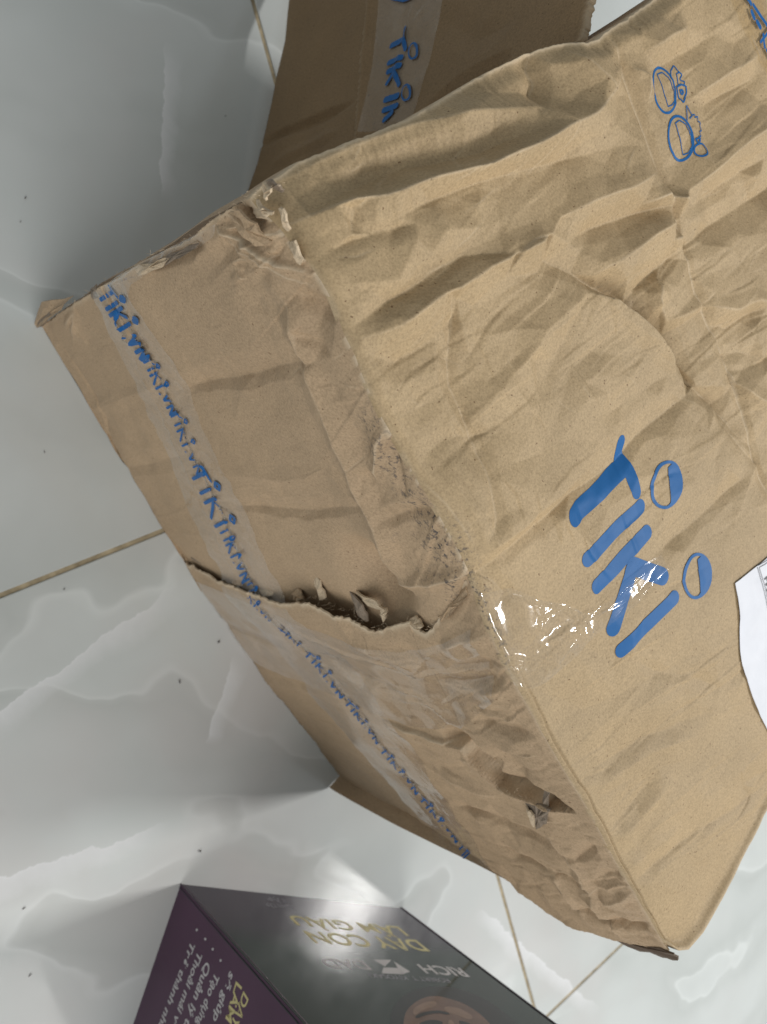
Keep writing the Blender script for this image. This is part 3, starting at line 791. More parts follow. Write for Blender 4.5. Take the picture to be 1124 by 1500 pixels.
def base_C(U, V, P, Q):
    D = .0008*facet(U*48, V*8, 71)+.0005*facet(U*90, V*24, 73)+.0006*fbm(U*160, V*26, 75, 3)+.003*fbm(U*8, V*8, 76, 2)
    D += sstep(.45, .9, Q)*(.0007*facet(U*75, V*36, 78))
    D += .006*sstep(.25, 0, P)*sstep(0, .3, Q)+.004*np.sin(np.clip(Q, 0, 1)*np.pi)
    D -= .016*sstep(.2, 1., P)*sstep(.75, .1, Q)
    return D
def SEAM_C(P): return .35+.06*P
def attr_C(at, U, V, P, Q):
    at['wear'] = np.maximum(at['wear'], .95*np.exp(-(P/.010)**2)*(.5+.5*(vnoise(Q*90, Q*0, 14) > -.3)))
    at['wear'] = np.maximum(at['wear'], .35*np.exp(-((1-Q)/.004)**2))
CRACK = [(231, 797), (262, 818), (300, 833), (340, 846), (378, 858), (420, 869), (468, 871), (498, 884), (532, 897), (560, 916), (585, 908), (606, 905), (622, 918), (633, 921), (652, 896), (675, 872), (690, 838)]
endC, XC = wall_panel('end_panel', [(231, 797), (265, 850), (330, 945), (400, 1050), (450, 1120), (480, 1155)],
    EDGE_C, CRACK, [(480, 1155), (500, 1168), (600, 1208), (700, 1262), (770, 1312), (812, 1342), (850, 1358), (885, 1371), (915, 1379), (950, 1388), (985, 1397)],
    EDGE3[iS:], CC, 480, 480, base_C, m_kraft_side, .0014, 81, far_jag=2.4, near_jag=.9, attr_fn=attr_C,
    fold=Folds(W, CC0, (0, 0), (W.La, W.Lb), lambda x, y: .014 if y > W.Lb*.62 else .022, lambda x, y: .0012 if y > W.Lb*.62 else .0007, 8, 1.0))
endC['label'] = 'lower end panel with torn upper edge'
endB['label'] = 'caved-in upper end panel'

# ---- hidden faces of the box: near side, far side
def side_panel(edge3, foot, out, bulge, seed, n2=90, mat=m_kraft_side):
    n = 240
    e = resample(edge3, n); f = resample(foot, n)
    k = np.linspace(0, 1, n2)[None, :, None]
    X = e[:, None]*(1-k)+f[:, None]*k
    P = np.linspace(0, 1, n)[:, None]; K = k[0, :, 0][None]
    d = bulge*np.sin(np.clip(K*1.0, 0, 1)*np.pi)**.6+.0025*facet(P*14, K*6, seed)*np.sin(K*np.pi)
    X = X+np.asarray(out)*d[..., None]
    X[..., 2] = np.maximum(X[..., 2], .0006)
    me = grid_mesh('side_panel', X, dict(wear=.8*np.exp(-(K/.01)**2)+0*P, scuff=0*P+0*K), None, None, out)
    return link('side_panel', me, mat, box)
no = np.array([.53, -.85, 0])
near3 = XA[-1]; pn = near3[-1].copy(); pn[2] = 0
foot = np.array([P4+wall_out*-.002, np.array([pn[0], pn[1], 0])+no*0])
side_panel(np.r_[near3[:1]+np.array([0, 0, -.003]), near3[1:]+np.array([0, 0, -.002])], foot, no, .012, 91)
fr3 = np.r_[XB[0], XA[0][1:]][:, :]
far3 = XA[0]; pf = far3[-1].copy(); pf[2] = 0
side_panel(far3+np.array([0, 0, -.002]), np.array([P1, pf+no*.06]), -no, .003, 95)

# ------------------------------------------------------------------ prints and tapes on the box
bA_ = bvh_of(top); bW_ = bvh_of(endB, endC)
PXM = .00037
def ellipse_uv(patch, c, ax, bx, tilt, n=48, ph=0.0, arc=2*math.pi):
    t = ph+np.linspace(0, arc, n, endpoint=abs(arc-2*math.pi) > 1e-6)
    x = ax*np.cos(t); y = bx*np.sin(t)
    ct, st = math.cos(tilt), math.sin(tilt)
    return patch.uv(np.stack([c[0]+x*ct-y*st, c[1]+x*st+y*ct], 1))
def logo_dot(d, patch, c, ax, bx, tilt, th):
    """oval with a D-shaped window: thin ring on the left, solid on the right of a chord"""
    n = 60
    o = ellipse_uv(patch, c, ax, bx, tilt, n); o = np.r_[o, o[:1]]
    i = ellipse_uv(patch, c, ax-th, bx-th, tilt, n); i = np.r_[i, i[:1]]
    d.band(o, i, 3)
    # solid part: from chord to the right arc
    cp = np.stack([np.full(21, ax*.02)+np.linspace(-.05, .16, 21)*ax, np.linspace(-(bx-th)*.80, (bx-th)*.80, 21)], 1)
    cp[:, 0] = np.linspace(-.10, .42, 21)[::1]*ax*1.0
    xr = (ax-th*.5)*np.sqrt(np.maximum(0, 1-(np.linspace(-.985, .985, 21))**2))
    rp = np.stack([xr, np.linspace(-.985, .985, 21)*(bx-th*.5)], 1)
    ct, st = math.cos(tilt), math.sin(tilt)
    f = lambda Q: patch.uv(np.stack([c[0]+Q[:, 0]*ct-Q[:, 1]*st, c[1]+Q[:, 0]*st+Q[:, 1]*ct], 1))
    d.band(f(cp), f(rp), 8)
d = Decal(A, bA_)
d.stroke([(917, 648), (917, 668), (926, 690), (933, 721)], 11.59*PXM)
d.stroke([(920, 684), (841, 758)], 14.64*PXM)
d.stroke([(938, 742), (859, 819)], 12.20*PXM)
d.stroke([(946, 780), (873, 858)], 12.81*PXM)
d.stroke([(925, 829), (964, 843)], 15.25*PXM)
d.stroke([(922, 834), (912, 868), (897, 920)], 13.42*PXM)
d.stroke([(980, 874), (908, 952)], 12.20*PXM)
logo_dot(d, A, (976.5, 710), 22, 36, .20, 4.5)
logo_dot(d, A, (1016, 843), 22, 34, .20, 4.5)
d.build('printed_logo', m_ink, top)
d = Decal(A, bA_)
def ring(c, ax, bx, tilt, r, arc=2*math.pi, ph=0):
    e = ellipse_uv(A, c, ax, bx, tilt, 40, ph, arc)
    if abs(arc-2*math.pi) < 1e-6: e = np.r_[e, e[:1]]
    d.stroke_uv(e, r, False, 1e-3, 3)
def z2(P): return [(780+x/3.267, x2/3.267) for x, x2 in P]
ring((975.5, 131), 18, 34.5, -.10, 2.00*PXM)
d.stroke(z2([(612, 350), (632, 430), (655, 508)]), 0.94*PXM, True, 1e-3, 3)
d.stroke(z2([(612, 350), (640, 338), (668, 365), (690, 430), (690, 480), (675, 500), (655, 508)]), 0.94*PXM, True, 1e-3, 3)
d.stroke(z2([(680, 365), (684, 330), (703, 302), (715, 330), (734, 352), (724, 374), (745, 386), (742, 402), (716, 398), (712, 372), (708, 345), (722, 340)]), 1.00*PXM, True, 1e-3, 3)
d.stroke(z2([(706, 410), (730, 398), (750, 408), (752, 440), (733, 488), (712, 462), (706, 410)]), 1.38*PXM, True, 1e-3, 3)
d.stroke(z2([(722, 428), (734, 424), (738, 440), (728, 448), (722, 428)]), 1.75*PXM, True, 1e-3, 3)
ring((997, 202), 17.5, 32.5, -.16, 2.00*PXM)
d.stroke(z2([(684, 590), (705, 660), (732, 738)]), 0.94*PXM, True, 1e-3, 3)
d.stroke(z2([(684, 590), (705, 575), (735, 595), (760, 650), (764, 700), (750, 732), (732, 738)]), 0.94*PXM, True, 1e-3, 3)
d.stroke(z2([(742, 575), (746, 500), (768, 550), (782, 546), (784, 562), (800, 554), (798, 580), (812, 582), (808, 605), (816, 622), (800, 630), (806, 652), (790, 656)]), 1.00*PXM, True, 1e-3, 3)
d.stroke(z2([(756, 566), (768, 553)]), 1.00*PXM, True, 1e-3, 3)
d.stroke(z2([(776, 668), (798, 660), (786, 690), (776, 668)]), 1.38*PXM, True, 1e-3, 3)
ring((1023, 221), 7.5, 9.5, -.1, 1.50*PXM)
d.build('printed_fruit_mark', m_ink, top)

# clear tape: lower end panel -> over the rim -> top
def tape_strip(patch, bvh, border_a, border_b, name, mat, parent, nu, nv, lift, wr, seed, ridges=None, smooth=4):
    a = resample(border_a, nu); b = resample(border_b, nu)
    k = np.linspace(0, 1, nv)[None, :, None]
    Gpx = a[:, None]*(1-k)+b[:, None]*k
    uv = patch.uv(Gpx.reshape(-1, 2))
    u, v = uv[:, 0], uv[:, 1]
    ex = np.maximum(0, wr*(fbm(u*70, v*70, seed, 3)))
    if ridges:
        D, _ = crease_field(patch, ridges, u, v); ex = ex+np.maximum(D, -lift*.5)
    dd = Decal(patch, bvh, lift)
    dd.grid(uv.reshape(nu, nv, 2), 0.0)
    X = np.array(dd.V).reshape(nu, nv, 3)
    for _ in range(smooth):
        Y = X.copy()
        Y[1:-1] += .5*(X[:-2]+X[2:])-X[1:-1]; Z_ = Y.copy()
        Z_[:, 1:-1] += .5*(Y[:, :-2]+Y[:, 2:])-Y[:, 1:-1]; X = Z_*.5+X*.5
    Nn = patch.nrm(uv[:, 0]/patch.La, uv[:, 1]/patch.Lb)
    dd.V = list(X.reshape(-1, 3)+Nn*np.asarray(ex).reshape(-1, 1)+Nn*lift*.4)
    return dd.build(name, mat, parent)
RID = [('R', [(747, 866), (785, 880), (825, 886), (848, 903), (862, 905)], 2.2, 2.5, 2.5, {}), ('R', [(780, 880), (791, 900), (786, 922)], 1.5, 2, 2, {}),
       ('R', [(835, 886), (800, 903), (772, 945), (748, 958)], 1.5, 2.5, 2.5, {}), ('R', [(722, 922), (735, 955), (752, 978), (765, 995)], 2.2, 2.5, 2.5, {}),
       ('R', [(862, 906), (885, 890), (905, 862), (922, 848), (958, 822)], 2.4, 3, 3, {}), ('R', [(872, 908), (862, 928), (846, 925), (800, 985), (780, 1008)], 2.2, 6, 7, {}),
       ('R', [(905, 905), (925, 880), (948, 850)], 1.6, 3, 3, {}), ('R', [(745, 965), (765, 968), (760, 985)], 2.5, 3, 3, {}), ('V', [(815, 900), (850, 930)], 2, 5, 5, {})]
tape_strip(A, bA_, [(700, 870), (745, 860), (785, 878), (826, 884), (858, 900), (885, 882), (908, 856), (945, 822), (966, 812)], [(752, 1003), (778, 1010), (805, 996), (845, 958), (872, 930), (892, 915), (915, 892), (948, 856), (972, 832)], 'clear_tape', m_tape, box, 120, 70, 7e-4, .0009, 33, RID)
RIDC = [('R', [(560, 935), (600, 972), (618, 980), (690, 968), (735, 962)], 2.0, 2, 2, {}), ('R', [(618, 980), (635, 950), (650, 940)], 1.5, 2, 2, {}),
        ('R', [(430, 905), (520, 950), (560, 955), (620, 985)], 1.8, 2.5, 2.5, {}), ('R', [(555, 998), (600, 1005), (655, 1022)], 1.6, 2.5, 2.5, {}),
        ('R', [(590, 1018), (640, 1020), (670, 1050)], 1.8, 2.5, 2.5, {}), ('R', [(655, 1025), (690, 1000)], 1.5, 2, 2, {})]
tape_strip(W, bW_, [(262, 842), (330, 858), (420, 888), (520, 925), (600, 945), (660, 930), (706, 905)], [(320, 950), (400, 985), (480, 1010), (560, 1040), (620, 1058), (680, 1060), (745, 1005)], 'clear_tape', m_tape, box, 150, 50, 7e-4, .0006, 35, RIDC)
# printed tape along the closing seam of the end
for nm_, seg_, par_ in (('seam_gap_shade', SEAM[:10], endB), ('seam_gap_shade', SEAM[9:], endC)):  # dark strip over the groove, painted in place of the shade between the flaps
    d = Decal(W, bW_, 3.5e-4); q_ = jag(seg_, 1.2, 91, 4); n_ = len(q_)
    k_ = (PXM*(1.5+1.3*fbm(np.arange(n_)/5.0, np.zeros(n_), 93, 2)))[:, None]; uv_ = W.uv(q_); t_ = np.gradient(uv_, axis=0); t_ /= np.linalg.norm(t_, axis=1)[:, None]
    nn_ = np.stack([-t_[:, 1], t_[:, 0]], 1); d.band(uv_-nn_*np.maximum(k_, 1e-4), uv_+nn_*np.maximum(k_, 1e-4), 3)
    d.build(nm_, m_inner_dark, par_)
SA = [(143, 425), (165, 485), (192, 535), (215, 575), (228, 610), (258, 680), (283, 740), (305, 790), (325, 830), (335, 855), (390, 925), (430, 972), (458, 1018), (520, 1098), (580, 1172), (615, 1208), (640, 1235)]
SBd = [(190, 398), (208, 440), (240, 490), (270, 545), (292, 600), (322, 665), (350, 718), (378, 775), (398, 825), (420, 862), (475, 915), (515, 960), (550, 1005), (606, 1085), (655, 1165), (690, 1225), (720, 1275)]
tp = tape_strip(W, bW_, jag(SA, 4.5, 71, 5), jag(SBd, 4.5, 73, 5), 'seam_tape', m_tape_seam, box, 340, 40, 7e-4, .0007, 37,
    [('R', [(x+7, y-4) for x, y in SEAM[1:11]], 2.6, 2.2, 3, dict(taper=.05, k=1)), ('R', [(x+6, y-3) for x, y in SEAM[9:]], 2.0, 2.2, 3, dict(taper=.05, k=1)), ('R', [(x-14, y+8) for x, y in SEAM[2:9]], 1.2, 1.6, 2, dict(taper=.05, k=1)), ('R', [(170, 430), (185, 470), (200, 505)], 2.5, 2, 2, {}), ('R', [(345, 770), (360, 800), (372, 838)], 3.2, 2.4, 3, dict(k=1))], 12)
tb = bvh_of(tp)
tape_strip(W, bW_, [(146, 428), (175, 402), (230, 372), (290, 342), (326, 322)], [(196, 452), (205, 410), (245, 384), (295, 362), (318, 344)], 'seam_tape', m_tape_seam, box, 90, 20, 9e-4, .0012, 41, [('R', [(160, 424), (190, 402), (240, 376), (300, 345)], 2.2, 2, 2.5, dict(k=1))], 2)
d = Decal(W, tb, 4e-4)
Sm = np.asarray(SEAM, float)
def seam_frame(s):
    L = np.r_[0, np.cumsum(np.linalg.norm(np.diff(Sm, axis=0), axis=1))]
    g = lambda t: np.array([np.interp(t, L, Sm[:, 0]), np.interp(t, L, Sm[:, 1])])
    s = min(max(s, 2), L[-1]-2); c = g(s); t = g(min(s+8, L[-1]))-g(max(0, s-8)); t /= np.linalg.norm(t)
    n = np.array([t[1], -t[0]])
    return c, t, n
def seam_pts(P, s0, sc, side=0.0, sq=1.0):
    out = []
    for x, y in P:
        c, t, n = seam_frame(s0+x*sc); out.append(tuple(c+n*(y*sc*sq+side)))
    return out
def blue_word(s0, sc, side, sq=1.0, parts='TIKI', r=None):
    r = (r or 3.4)*PXM*sc/22*.62
    G = {'T': [[(0, .45), (.62, .55)], [(.3, .5), (.3, -.55)]], 'I': [[(.85, .35), (.85, -.55)]], 'K': [[(1.2, .45), (1.2, -.55)], [(1.22, -.08), (1.7, .38)], [(1.25, 0), (1.75, -.55)]], 'J': [[(2.05, .35), (2.05, -.55)]],
         'o': [[(.85, .62), (1.0, .80), (.85, .98), (.72, .80), (.85, .62)]], 'O': [[(2.05, .62), (2.2, .80), (2.05, .98), (1.92, .80), (2.05, .62)]],
         'V': [[(2.65, .25), (2.9, -.5), (3.15, .25)]], 'N': [[(3.4, -.5), (3.4, .25), (3.85, -.5), (3.85, .25)]], '.': [[(2.42, -.5), (2.45, -.48)]]}
    seq = {'TIKI': 'TIoKJO', 'TIKIVN': 'TIoKJO.VN'}[parts]
    for ch in seq:
        for st in G[ch]:
            d.stroke(seam_pts(st, s0, sc, side, sq), r, True, 1.2e-3, 4)
tot = np.linalg.norm(np.diff(Sm, axis=0), axis=1).sum()
for args in ((4, 30, 3, .75, 'TIKIVN', 4.6), (118, 24, 1, .55, 'TIKIVN', 3.6), (206, 26, 2, .5, 'TIKIVN', 3), (296, 44, 0, .48, 'TIKI', 3.2), (392, 22, -2, .6, 'TIKIVN', 4), (478, 17, 2, .55, 'TIKIVN', 4.4),
             (560, 18, 3, .5, 'TIKI', 4), (612, 22, 2, .5, 'TIKIVN', 3.6), (705, 20, 3, .5, 'TIKIVN', 3.8), (792, 22, 2, .45, 'TIKIVN', 3.6), (884, 22, 2, .42, 'TIKIVN', 3.8), (975, 16, 2, .45, 'TIKIVN', 4)):
    d = Decal(W, tb, 4.5e-4); blue_word(*args); d.build('tape_print', m_ink_tape, tp)

# taped strip at the far right corner of the top
br = tape_strip(A, bA_, [(1060, -30), (1090, 40), (1110, 80), (1140, 130)], [(1108, -50), (1128, 20), (1150, 60), (1180, 110)], 'corner_tape', m_tape_brown, box, 60, 24, 8e-4, .0005, 39)
cb = bvh_of(br); d = Decal(A, cb, 4e-4)
for st, r in (([(1088, -8), (1098, 6)], 4), ([(1102, 8), (1122, 40)], 3.2), ([(1099, 18), (1103, 27)], 4), ([(1107, 33), (1111, 41)], 4), ([(1116, 52), (1119, 70)], 2.6), ([(1113, 62), (1126, 44)], 2.6), ([(1122, 74), (1130, 88)], 3)):
    d.stroke(st, r*PXM, True, 1e-3, 4)
d.build('tape_print', m_ink_tape, br)

# shipping label
LB = [(1068, 853), (1095, 832), (1124, 808), (1160, 780)]
LB2 = [(1100, 1030), (1124, 1082), (1150, 1130), (1190, 1160)]
def label_piece():
    a = np.asarray([(1068, 853), (1073, 900), (1077, 950), (1084, 990), (1100, 1035), (1112, 1060), (1130, 1095)], float)
    b = a+np.array([110, -82])
    return tape_strip(A, bA_, a, b, 'shipping_label', m_paper, box, 60, 40, 7e-4, .0010, 51, None, 6)
lab = label_piece(); lbv = bvh_of(lab); d = Decal(A, lbv, 3e-4)
def z8(P): return [(780+x/3.267, 600+y/3.267) for x, y in P]
for L in ([(1130, 700), (1048, 745), (1070, 830), (1100, 950), (1108, 1003), (1130, 1006)], [(1130, 712), (1058, 752), (1085, 850), (1112, 960), (1118, 990), (1130, 992)]):
    d.stroke(z8(L), .6*PXM, True, 1e-3, 3)
d.build('label_border', m_black, lab)

def text_mesh(body, bold=.018):
    c = bpy.data.curves.new('t', 'FONT'); c.body = body; c.size = 1.0; c.offset = bold
    o = bpy.data.objects.new('t', c); COL.objects.link(o)
    dg = bpy.context.evaluated_depsgraph_get(); dg.update()
    me = bpy.data.meshes.new_from_object(o.evaluated_get(dg))
    bpy.data.objects.remove(o); bpy.data.curves.remove(c)
    V = np.array([v.co[:2] for v in me.vertices]); F = [tuple(p.vertices) for p in me.polygons]
    bpy.data.meshes.remove(me); return V, F
def text_on(patch, body, start, end, cap_px, mat, parent, name='lettering', lift=6e-4, bvh=None, flip=1):
    """text from start to end baseline pixel on a face; cap height in pixels across the baseline"""
    V, F = text_mesh(body)
    if not len(V): return
    x0, x1 = V[:, 0].min(), V[:, 0].max()
    s = patch.uv([start])[0]; e = patch.uv([end])[0]
    dx = e-s; L = np.linalg.norm(dx); dx /= L; dy = np.array([-dx[1], dx[0]])*flip
    ptx = patch.px(np.array([s[0]/patch.La, (s[0]+dy[0]*.001)/patch.La]), np.array([s[1]/patch.Lb, (s[1]+dy[1]*.001)/patch.Lb]))
    ch = cap_px/np.linalg.norm(ptx[1]-ptx[0])*.001
    P = s+dx*((V[:, :1]-x0)/(x1-x0)*L)+dy*(V[:, 1:2]/.70*ch)
    if bvh:
        dd = Decal(patch, bvh, lift); V3 = dd.drop(P)
    else:
        a = P[:, 0]/patch.La; b = P[:, 1]/patch.Lb; V3 = patch.pos(a, b)+patch.nrm(a, b)*lift
    return link(name, py_mesh(name, V3, F), mat, parent)
text_on(A, 'FM-S7', (1111, 846), (1119, 888), 8, m_black, lab, 'label_text', 3e-4, lbv, 1)
text_on(A, 'HCM', (1122, 815), (1128, 835), 9, m_black, lab, 'label_text', 3e-4, lbv, 1)

# torn plies and fibres in the tears
def ply(pts, offs, mat, name='torn_ply', seed=1):
    """small curled scrap: pixel outline on the end wall with an offset (m) per corner, 3 mm board thickness"""
    n = len(pts); uv = W.inv(pts); N = W.nrm(uv[:, 0], uv[:, 1])
    P = W.pos(uv[:, 0], uv[:, 1])+N*np.asarray(offs)[:, None]
    c = P.mean(0)+N.mean(0)*.0015
    ring = []
    rnd = random.Random(seed)
    for i in range(n):
        for k in (0, .33, .66):
            q = P[i]*(1-k)+P[(i+1) % n]*k
            ring.append(q+np.array([rnd.uniform(-1, 1), rnd.uniform(-1, 1), rnd.uniform(-1, 1)])*(.0009 if k else 0))
    m = len(ring); mid = [r*.5+c*.5+N.mean(0)*rnd.uniform(-.001, .001) for r in ring]
    V = ring+mid+[c]+[r-N.mean(0)*.0012 for r in ring]
    F = []
    for i in range(m):
        j = (i+1) % m
        F += [(i, j, m+j, m+i), (m+i, m+j, 2*m), (i, 2*m+1+i, 2*m+1+j, j)]
    return link(name, py_mesh(name, V, F), mat, box)
ply([(505, 862), (530, 868), (552, 872), (570, 888), (540, 886), (520, 880)], [-.004, .002, .004, .004, .001, -.004], m_torn, seed=1)
ply([(512, 866), (535, 882), (545, 905), (532, 900)], [.0, .003, .004, .004], m_inner, seed=2)
ply([(497, 868), (505, 884), (530, 903), (538, 890), (515, 876)], [-.008, -.004, -.003, -.004, -.008], m_inner, seed=3)
ply([(560, 884), (572, 892), (566, 908), (556, 900)], [.001, .003, .003, 0], m_torn, seed=4)
ply([(779, 1164), (800, 1168), (818, 1172), (812, 1192), (797, 1200), (790, 1188)], [.007, .006, .008, .009, .009, .008], m_inner, seed=5)
ply([(782, 1166), (796, 1176), (795, 1196), (786, 1180)], [.009, .011, .010, .008], m_torn, seed=6)
ply([(800, 1166), (810, 1140), (813, 1152), (812, 1172)], [.004, .004, .005, .006], m_inner, seed=7)
ply([(800, 1336), (850, 1357), (905, 1377), (960, 1389), (988, 1396), (992, 1409), (965, 1412), (915, 1398), (870, 1381), (835, 1359)], [-.001, -.001, -.001, -.001, .001, -.001, -.005, -.007, -.007, -.005], m_inner_dark, 'torn_board_edge', seed=21)  # torn board under the corner, its shade put into the darker colour
ply([(262, 800), (300, 808), (338, 832), (320, 838), (280, 818)], [-.006, -.008, -.006, .000, .000], m_inner, seed=8)
ply([(395, 262), (412, 268), (408, 284), (398, 280)], [.004, .006, .007, .003], m_torn, seed=9)
ply([(380, 290), (400, 296), (415, 302), (405, 310), (386, 300)], [.002, .006, .006, .006, .003], m_torn, seed=10)
ply([(205, 384), (235, 380), (262, 372), (250, 385), (215, 398)], [.004, .006, .005, .006, .006], m_torn, seed=11)
ply([(52, 480), (66, 440), (110, 432), (98, 450), (72, 470)], [.002, .003, .002, .006, .006], m_kraft_side, seed=12)
ply([(378, 276), (398, 262), (414, 266), (410, 282), (392, 288)], [-.004, .001, .003, -.002, -.006], m_inner, seed=31)
ply([(345, 306), (365, 300), (392, 318), (412, 345), (396, 348), (368, 328)], [.004, .006, .007, .006, .009, .008], m_kraft_side, seed=32)
ply([(418, 300), (432, 296), (442, 320), (434, 332)], [.004, .007, .008, .005], m_torn, seed=33)
ply([(430, 352), (446, 344), (458, 372), (448, 384)], [.003, .006, .006, .004], m_torn, seed=34)
ply([(238, 376), (262, 366), (300, 352), (290, 362), (256, 382)], [.003, .005, .004, .006, .006], m_inner, seed=35)
ply([(52, 482), (60, 462), (76, 448), (84, 456), (70, 474)], [.001, .003, .002, .006, .005], m_inner, seed=36)
ply([(132, 424), (142, 416), (150, 432), (142, 436)], [.0, .001, .003, .003], m_inner, seed=37)
ply([(590, 856), (640, 848), (688, 842), (684, 850), (640, 857), (596, 864)], [-.002, -.001, .002, .003, .001, .0], m_torn, seed=38)
ply([(455, 836), (472, 848), (482, 872), (474, 876), (464, 856)], [-.002, .002, .003, .004, .002], m_torn, seed=39)
ply([(640, 892), (668, 872), (690, 848), (697, 862), (676, 884), (655, 902)], [.002, .004, .004, .008, .008, .006], m_kraft_side, seed=40)
for k_, (x_, y_) in enumerate(((352, 850), (395, 862), (440, 868), (612, 908), (655, 892))):
    rp_ = random.Random(100+k_); w_ = rp_.uniform(14, 26); h_ = rp_.uniform(5, 9)
    ply([(x_-w_*.5, y_-2), (x_-w_*.1, y_-h_), (x_+w_*.2, y_-h_*.6), (x_+w_*.6, y_+3), (x_+w_*.1, y_+5)], [.004, .001, .002, .005, .006], m_torn if k_ % 2 else m_kraft_side, seed=60+k_)
# frayed fibres along the tears
def fibres(name, line, seed, n, ln, off):
    rnd = random.Random(seed); V = []; F = []
    Q = resample(line, n); uv = W.inv(Q); N = W.nrm(uv[:, 0], uv[:, 1]); P = W.pos(uv[:, 0], uv[:, 1])+N*off
    for p_, nn in zip(P, N):
        for _ in range(2):
            b0 = p_+np.array([rnd.gauss(0, .0015) for _ in range(3)])
            dr = np.array([rnd.gauss(0, 1) for _ in range(3)])+nn*.8; dr /= np.linalg.norm(dr)
            sd = np.cross(dr, nn); sd /= np.linalg.norm(sd)+1e-9; l = ln*rnd.uniform(.4, 1.3); wd = .00022
            o = len(V); bend = np.array([rnd.gauss(0, .25) for _ in range(3)])*l
            for k in (0, .5, 1):
                c = b0+dr*l*k+bend*k*k; ww = wd*(1-.6*k)
                V += [c-sd*ww, c+sd*ww, c+np.cross(sd, dr)*ww]
            for k in (0, 1):
                for e in range(3):
                    e2 = (e+1) % 3; F.append((o+k*3+e, o+k*3+e2, o+k*3+3+e2, o+k*3+3+e))
    o = link(name, py_mesh(name, V, F), m_torn, box); o['kind'] = 'stuff'; return o
fibres('torn_fibres', CRACK[4:], 3, 80, .0028, .004)
fibres('torn_fibres', [(618, 1064), (645, 1075), (684, 1083), (697, 1102), (734, 1142), (777, 1160), (812, 1192)], 4, 50, .0022, .006)
fibres('torn_fibres', [(60, 475), (140, 425), (165, 410), (215, 380), (290, 345), (340, 308), (380, 285), (412, 267)], 5, 50, .0024, .001)

# ------------------------------------------------------------------ the second box behind
q0 = on_z((370, 265), .018); q1 = on_z((425, 0), .018); bd = q1-q0; bd /= np.linalg.norm(bd); b0 = q0-bd*.035
t0_ = b0+np.array([.022, 0, .384])
box2 = thing('cardboard_box', 'open brown carton standing in shadow behind the big crushed box, printed tape across it', 'cardboard box', tuple(b0+bd*.2+np.array([.15, 0, 0])))
out2 = np.array([-.974, .227, 0])
W2 = Patch(b0, b0+bd*.5, t0_, t0_+bd*.5, out2)
C2 = [('S', [(560, -60), (540, 0), (530, 90), (524, 190), (520, 230)], 3.5, 9, 5, dict(sharp=True, t0=1, t1=1, wear=.35, ww=2.5e-3)),
      ('V', [(520, 148), (470, 172), (410, 198), (380, 215)], 5, 7, 6, {}),
      ('V', [(620, 162), (690, 120), (760, 82)], 4, 9, 5, {}),
      ('R', [(400, 240), (450, 215), (500, 190)], 2.5, 8, 8, {}),
      ('V', [(640, 20), (700, 60), (760, 30)], 2, 14, 14, {})]
def panel2():
    nu, nv = 200, 200
    l = W2.inv([(362, 282), (377, 238), (390, 190), (400, 150), (408, 110), (420, 60), (426, 0), (428, -60), (428, -140)])
    r = W2.inv(jag([(838, 80), (846, 62), (858, 46), (862, 20), (868, -10), (880, -60), (895, -120)], 3, 4))
    b = np.array([l[0], (l[0]+r[0])/2, r[0]]); t = np.array([l[-1], (l[-1]+r[-1])/2, r[-1]])
    G = coons(l, r, b, t, nu, nv)
    Uu = G[..., 0]*W2.La; Vv = G[..., 1]*W2.Lb
    D, Wr = crease_field(W2, C2, Uu, Vv)
    D += .0014*facet(Uu*16, Vv*22, 7)+.003*fbm(Uu*9, Vv*9, 9, 2)
    N = W2.nrm(G[..., 0], G[..., 1]); X = W2.pos(G[..., 0], G[..., 1])+N*D[..., None]
    X[..., 2] = np.maximum(X[..., 2], .0005)
    Q = np.ones((nu, 1))*np.linspace(0, 1, nv)[None]
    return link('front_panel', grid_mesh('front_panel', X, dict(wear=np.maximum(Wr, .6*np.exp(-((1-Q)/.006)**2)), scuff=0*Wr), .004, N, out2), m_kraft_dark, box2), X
f2, X2 = panel2()
def quad_panel(name, a, b, c, dd, out, seed, mat, parent):
    n = 40; P = np.linspace(0, 1, n)[:, None, None]; K = np.linspace(0, 1, n)[None, :, None]
    X = (np.asarray(a)*(1-P)+np.asarray(b)*P)*(1-K)+(np.asarray(dd)*(1-P)+np.asarray(c)*P)*K
    X = X+np.asarray(out)*(.002*facet(P[..., 0]*8, K[..., 0]*8, seed)*np.sin(P[..., 0]*np.pi)*np.sin(K[..., 0]*np.pi))[..., None]
    return link(name, grid_mesh(name, X, dict(wear=0*P[..., 0]*K[..., 0], scuff=0*P[..., 0]*K[..., 0]), None, None, out), mat, parent)
e2 = np.array([.974, -.227, 0])*0+np.array([.974, .10, 0])
k0, k1 = W2.pos(np.array(0.10), np.array(0.)), W2.pos(np.array(1.0), np.array(0.))
k2, k3 = W2.pos(np.array(1.0), np.array(.99)), W2.pos(np.array(.10), np.array(.99))
dep = np.array([.25, .12, 0]); k1[2] = 0.0005
k1, k2 = X2[-1, 0].copy(), X2[-1, -1].copy(); k1[2] = .0005
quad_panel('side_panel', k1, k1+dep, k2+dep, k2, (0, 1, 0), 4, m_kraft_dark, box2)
b2v = bvh_of(f2)
t2 = tape_strip(W2, b2v, [(560, -80), (556, 0), (546, 90), (528, 195)], [(660, -80), (650, 0), (630, 90), (600, 185)], 'seam_tape', m_tape, box2, 90, 30, 7e-4, .0006, 61,
    [('R', [(615, -20), (600, 40), (588, 80), (570, 150)], 1.5, 3, 3, {}), ('R', [(635, 0), (610, 30), (600, 60)], 1.2, 3, 3, {})])
d = Decal(W2, bvh_of(t2), 5e-4)
def z1(P): return [(350+x/2.81, y/2.81) for x, y in P]
PX2 = .00055
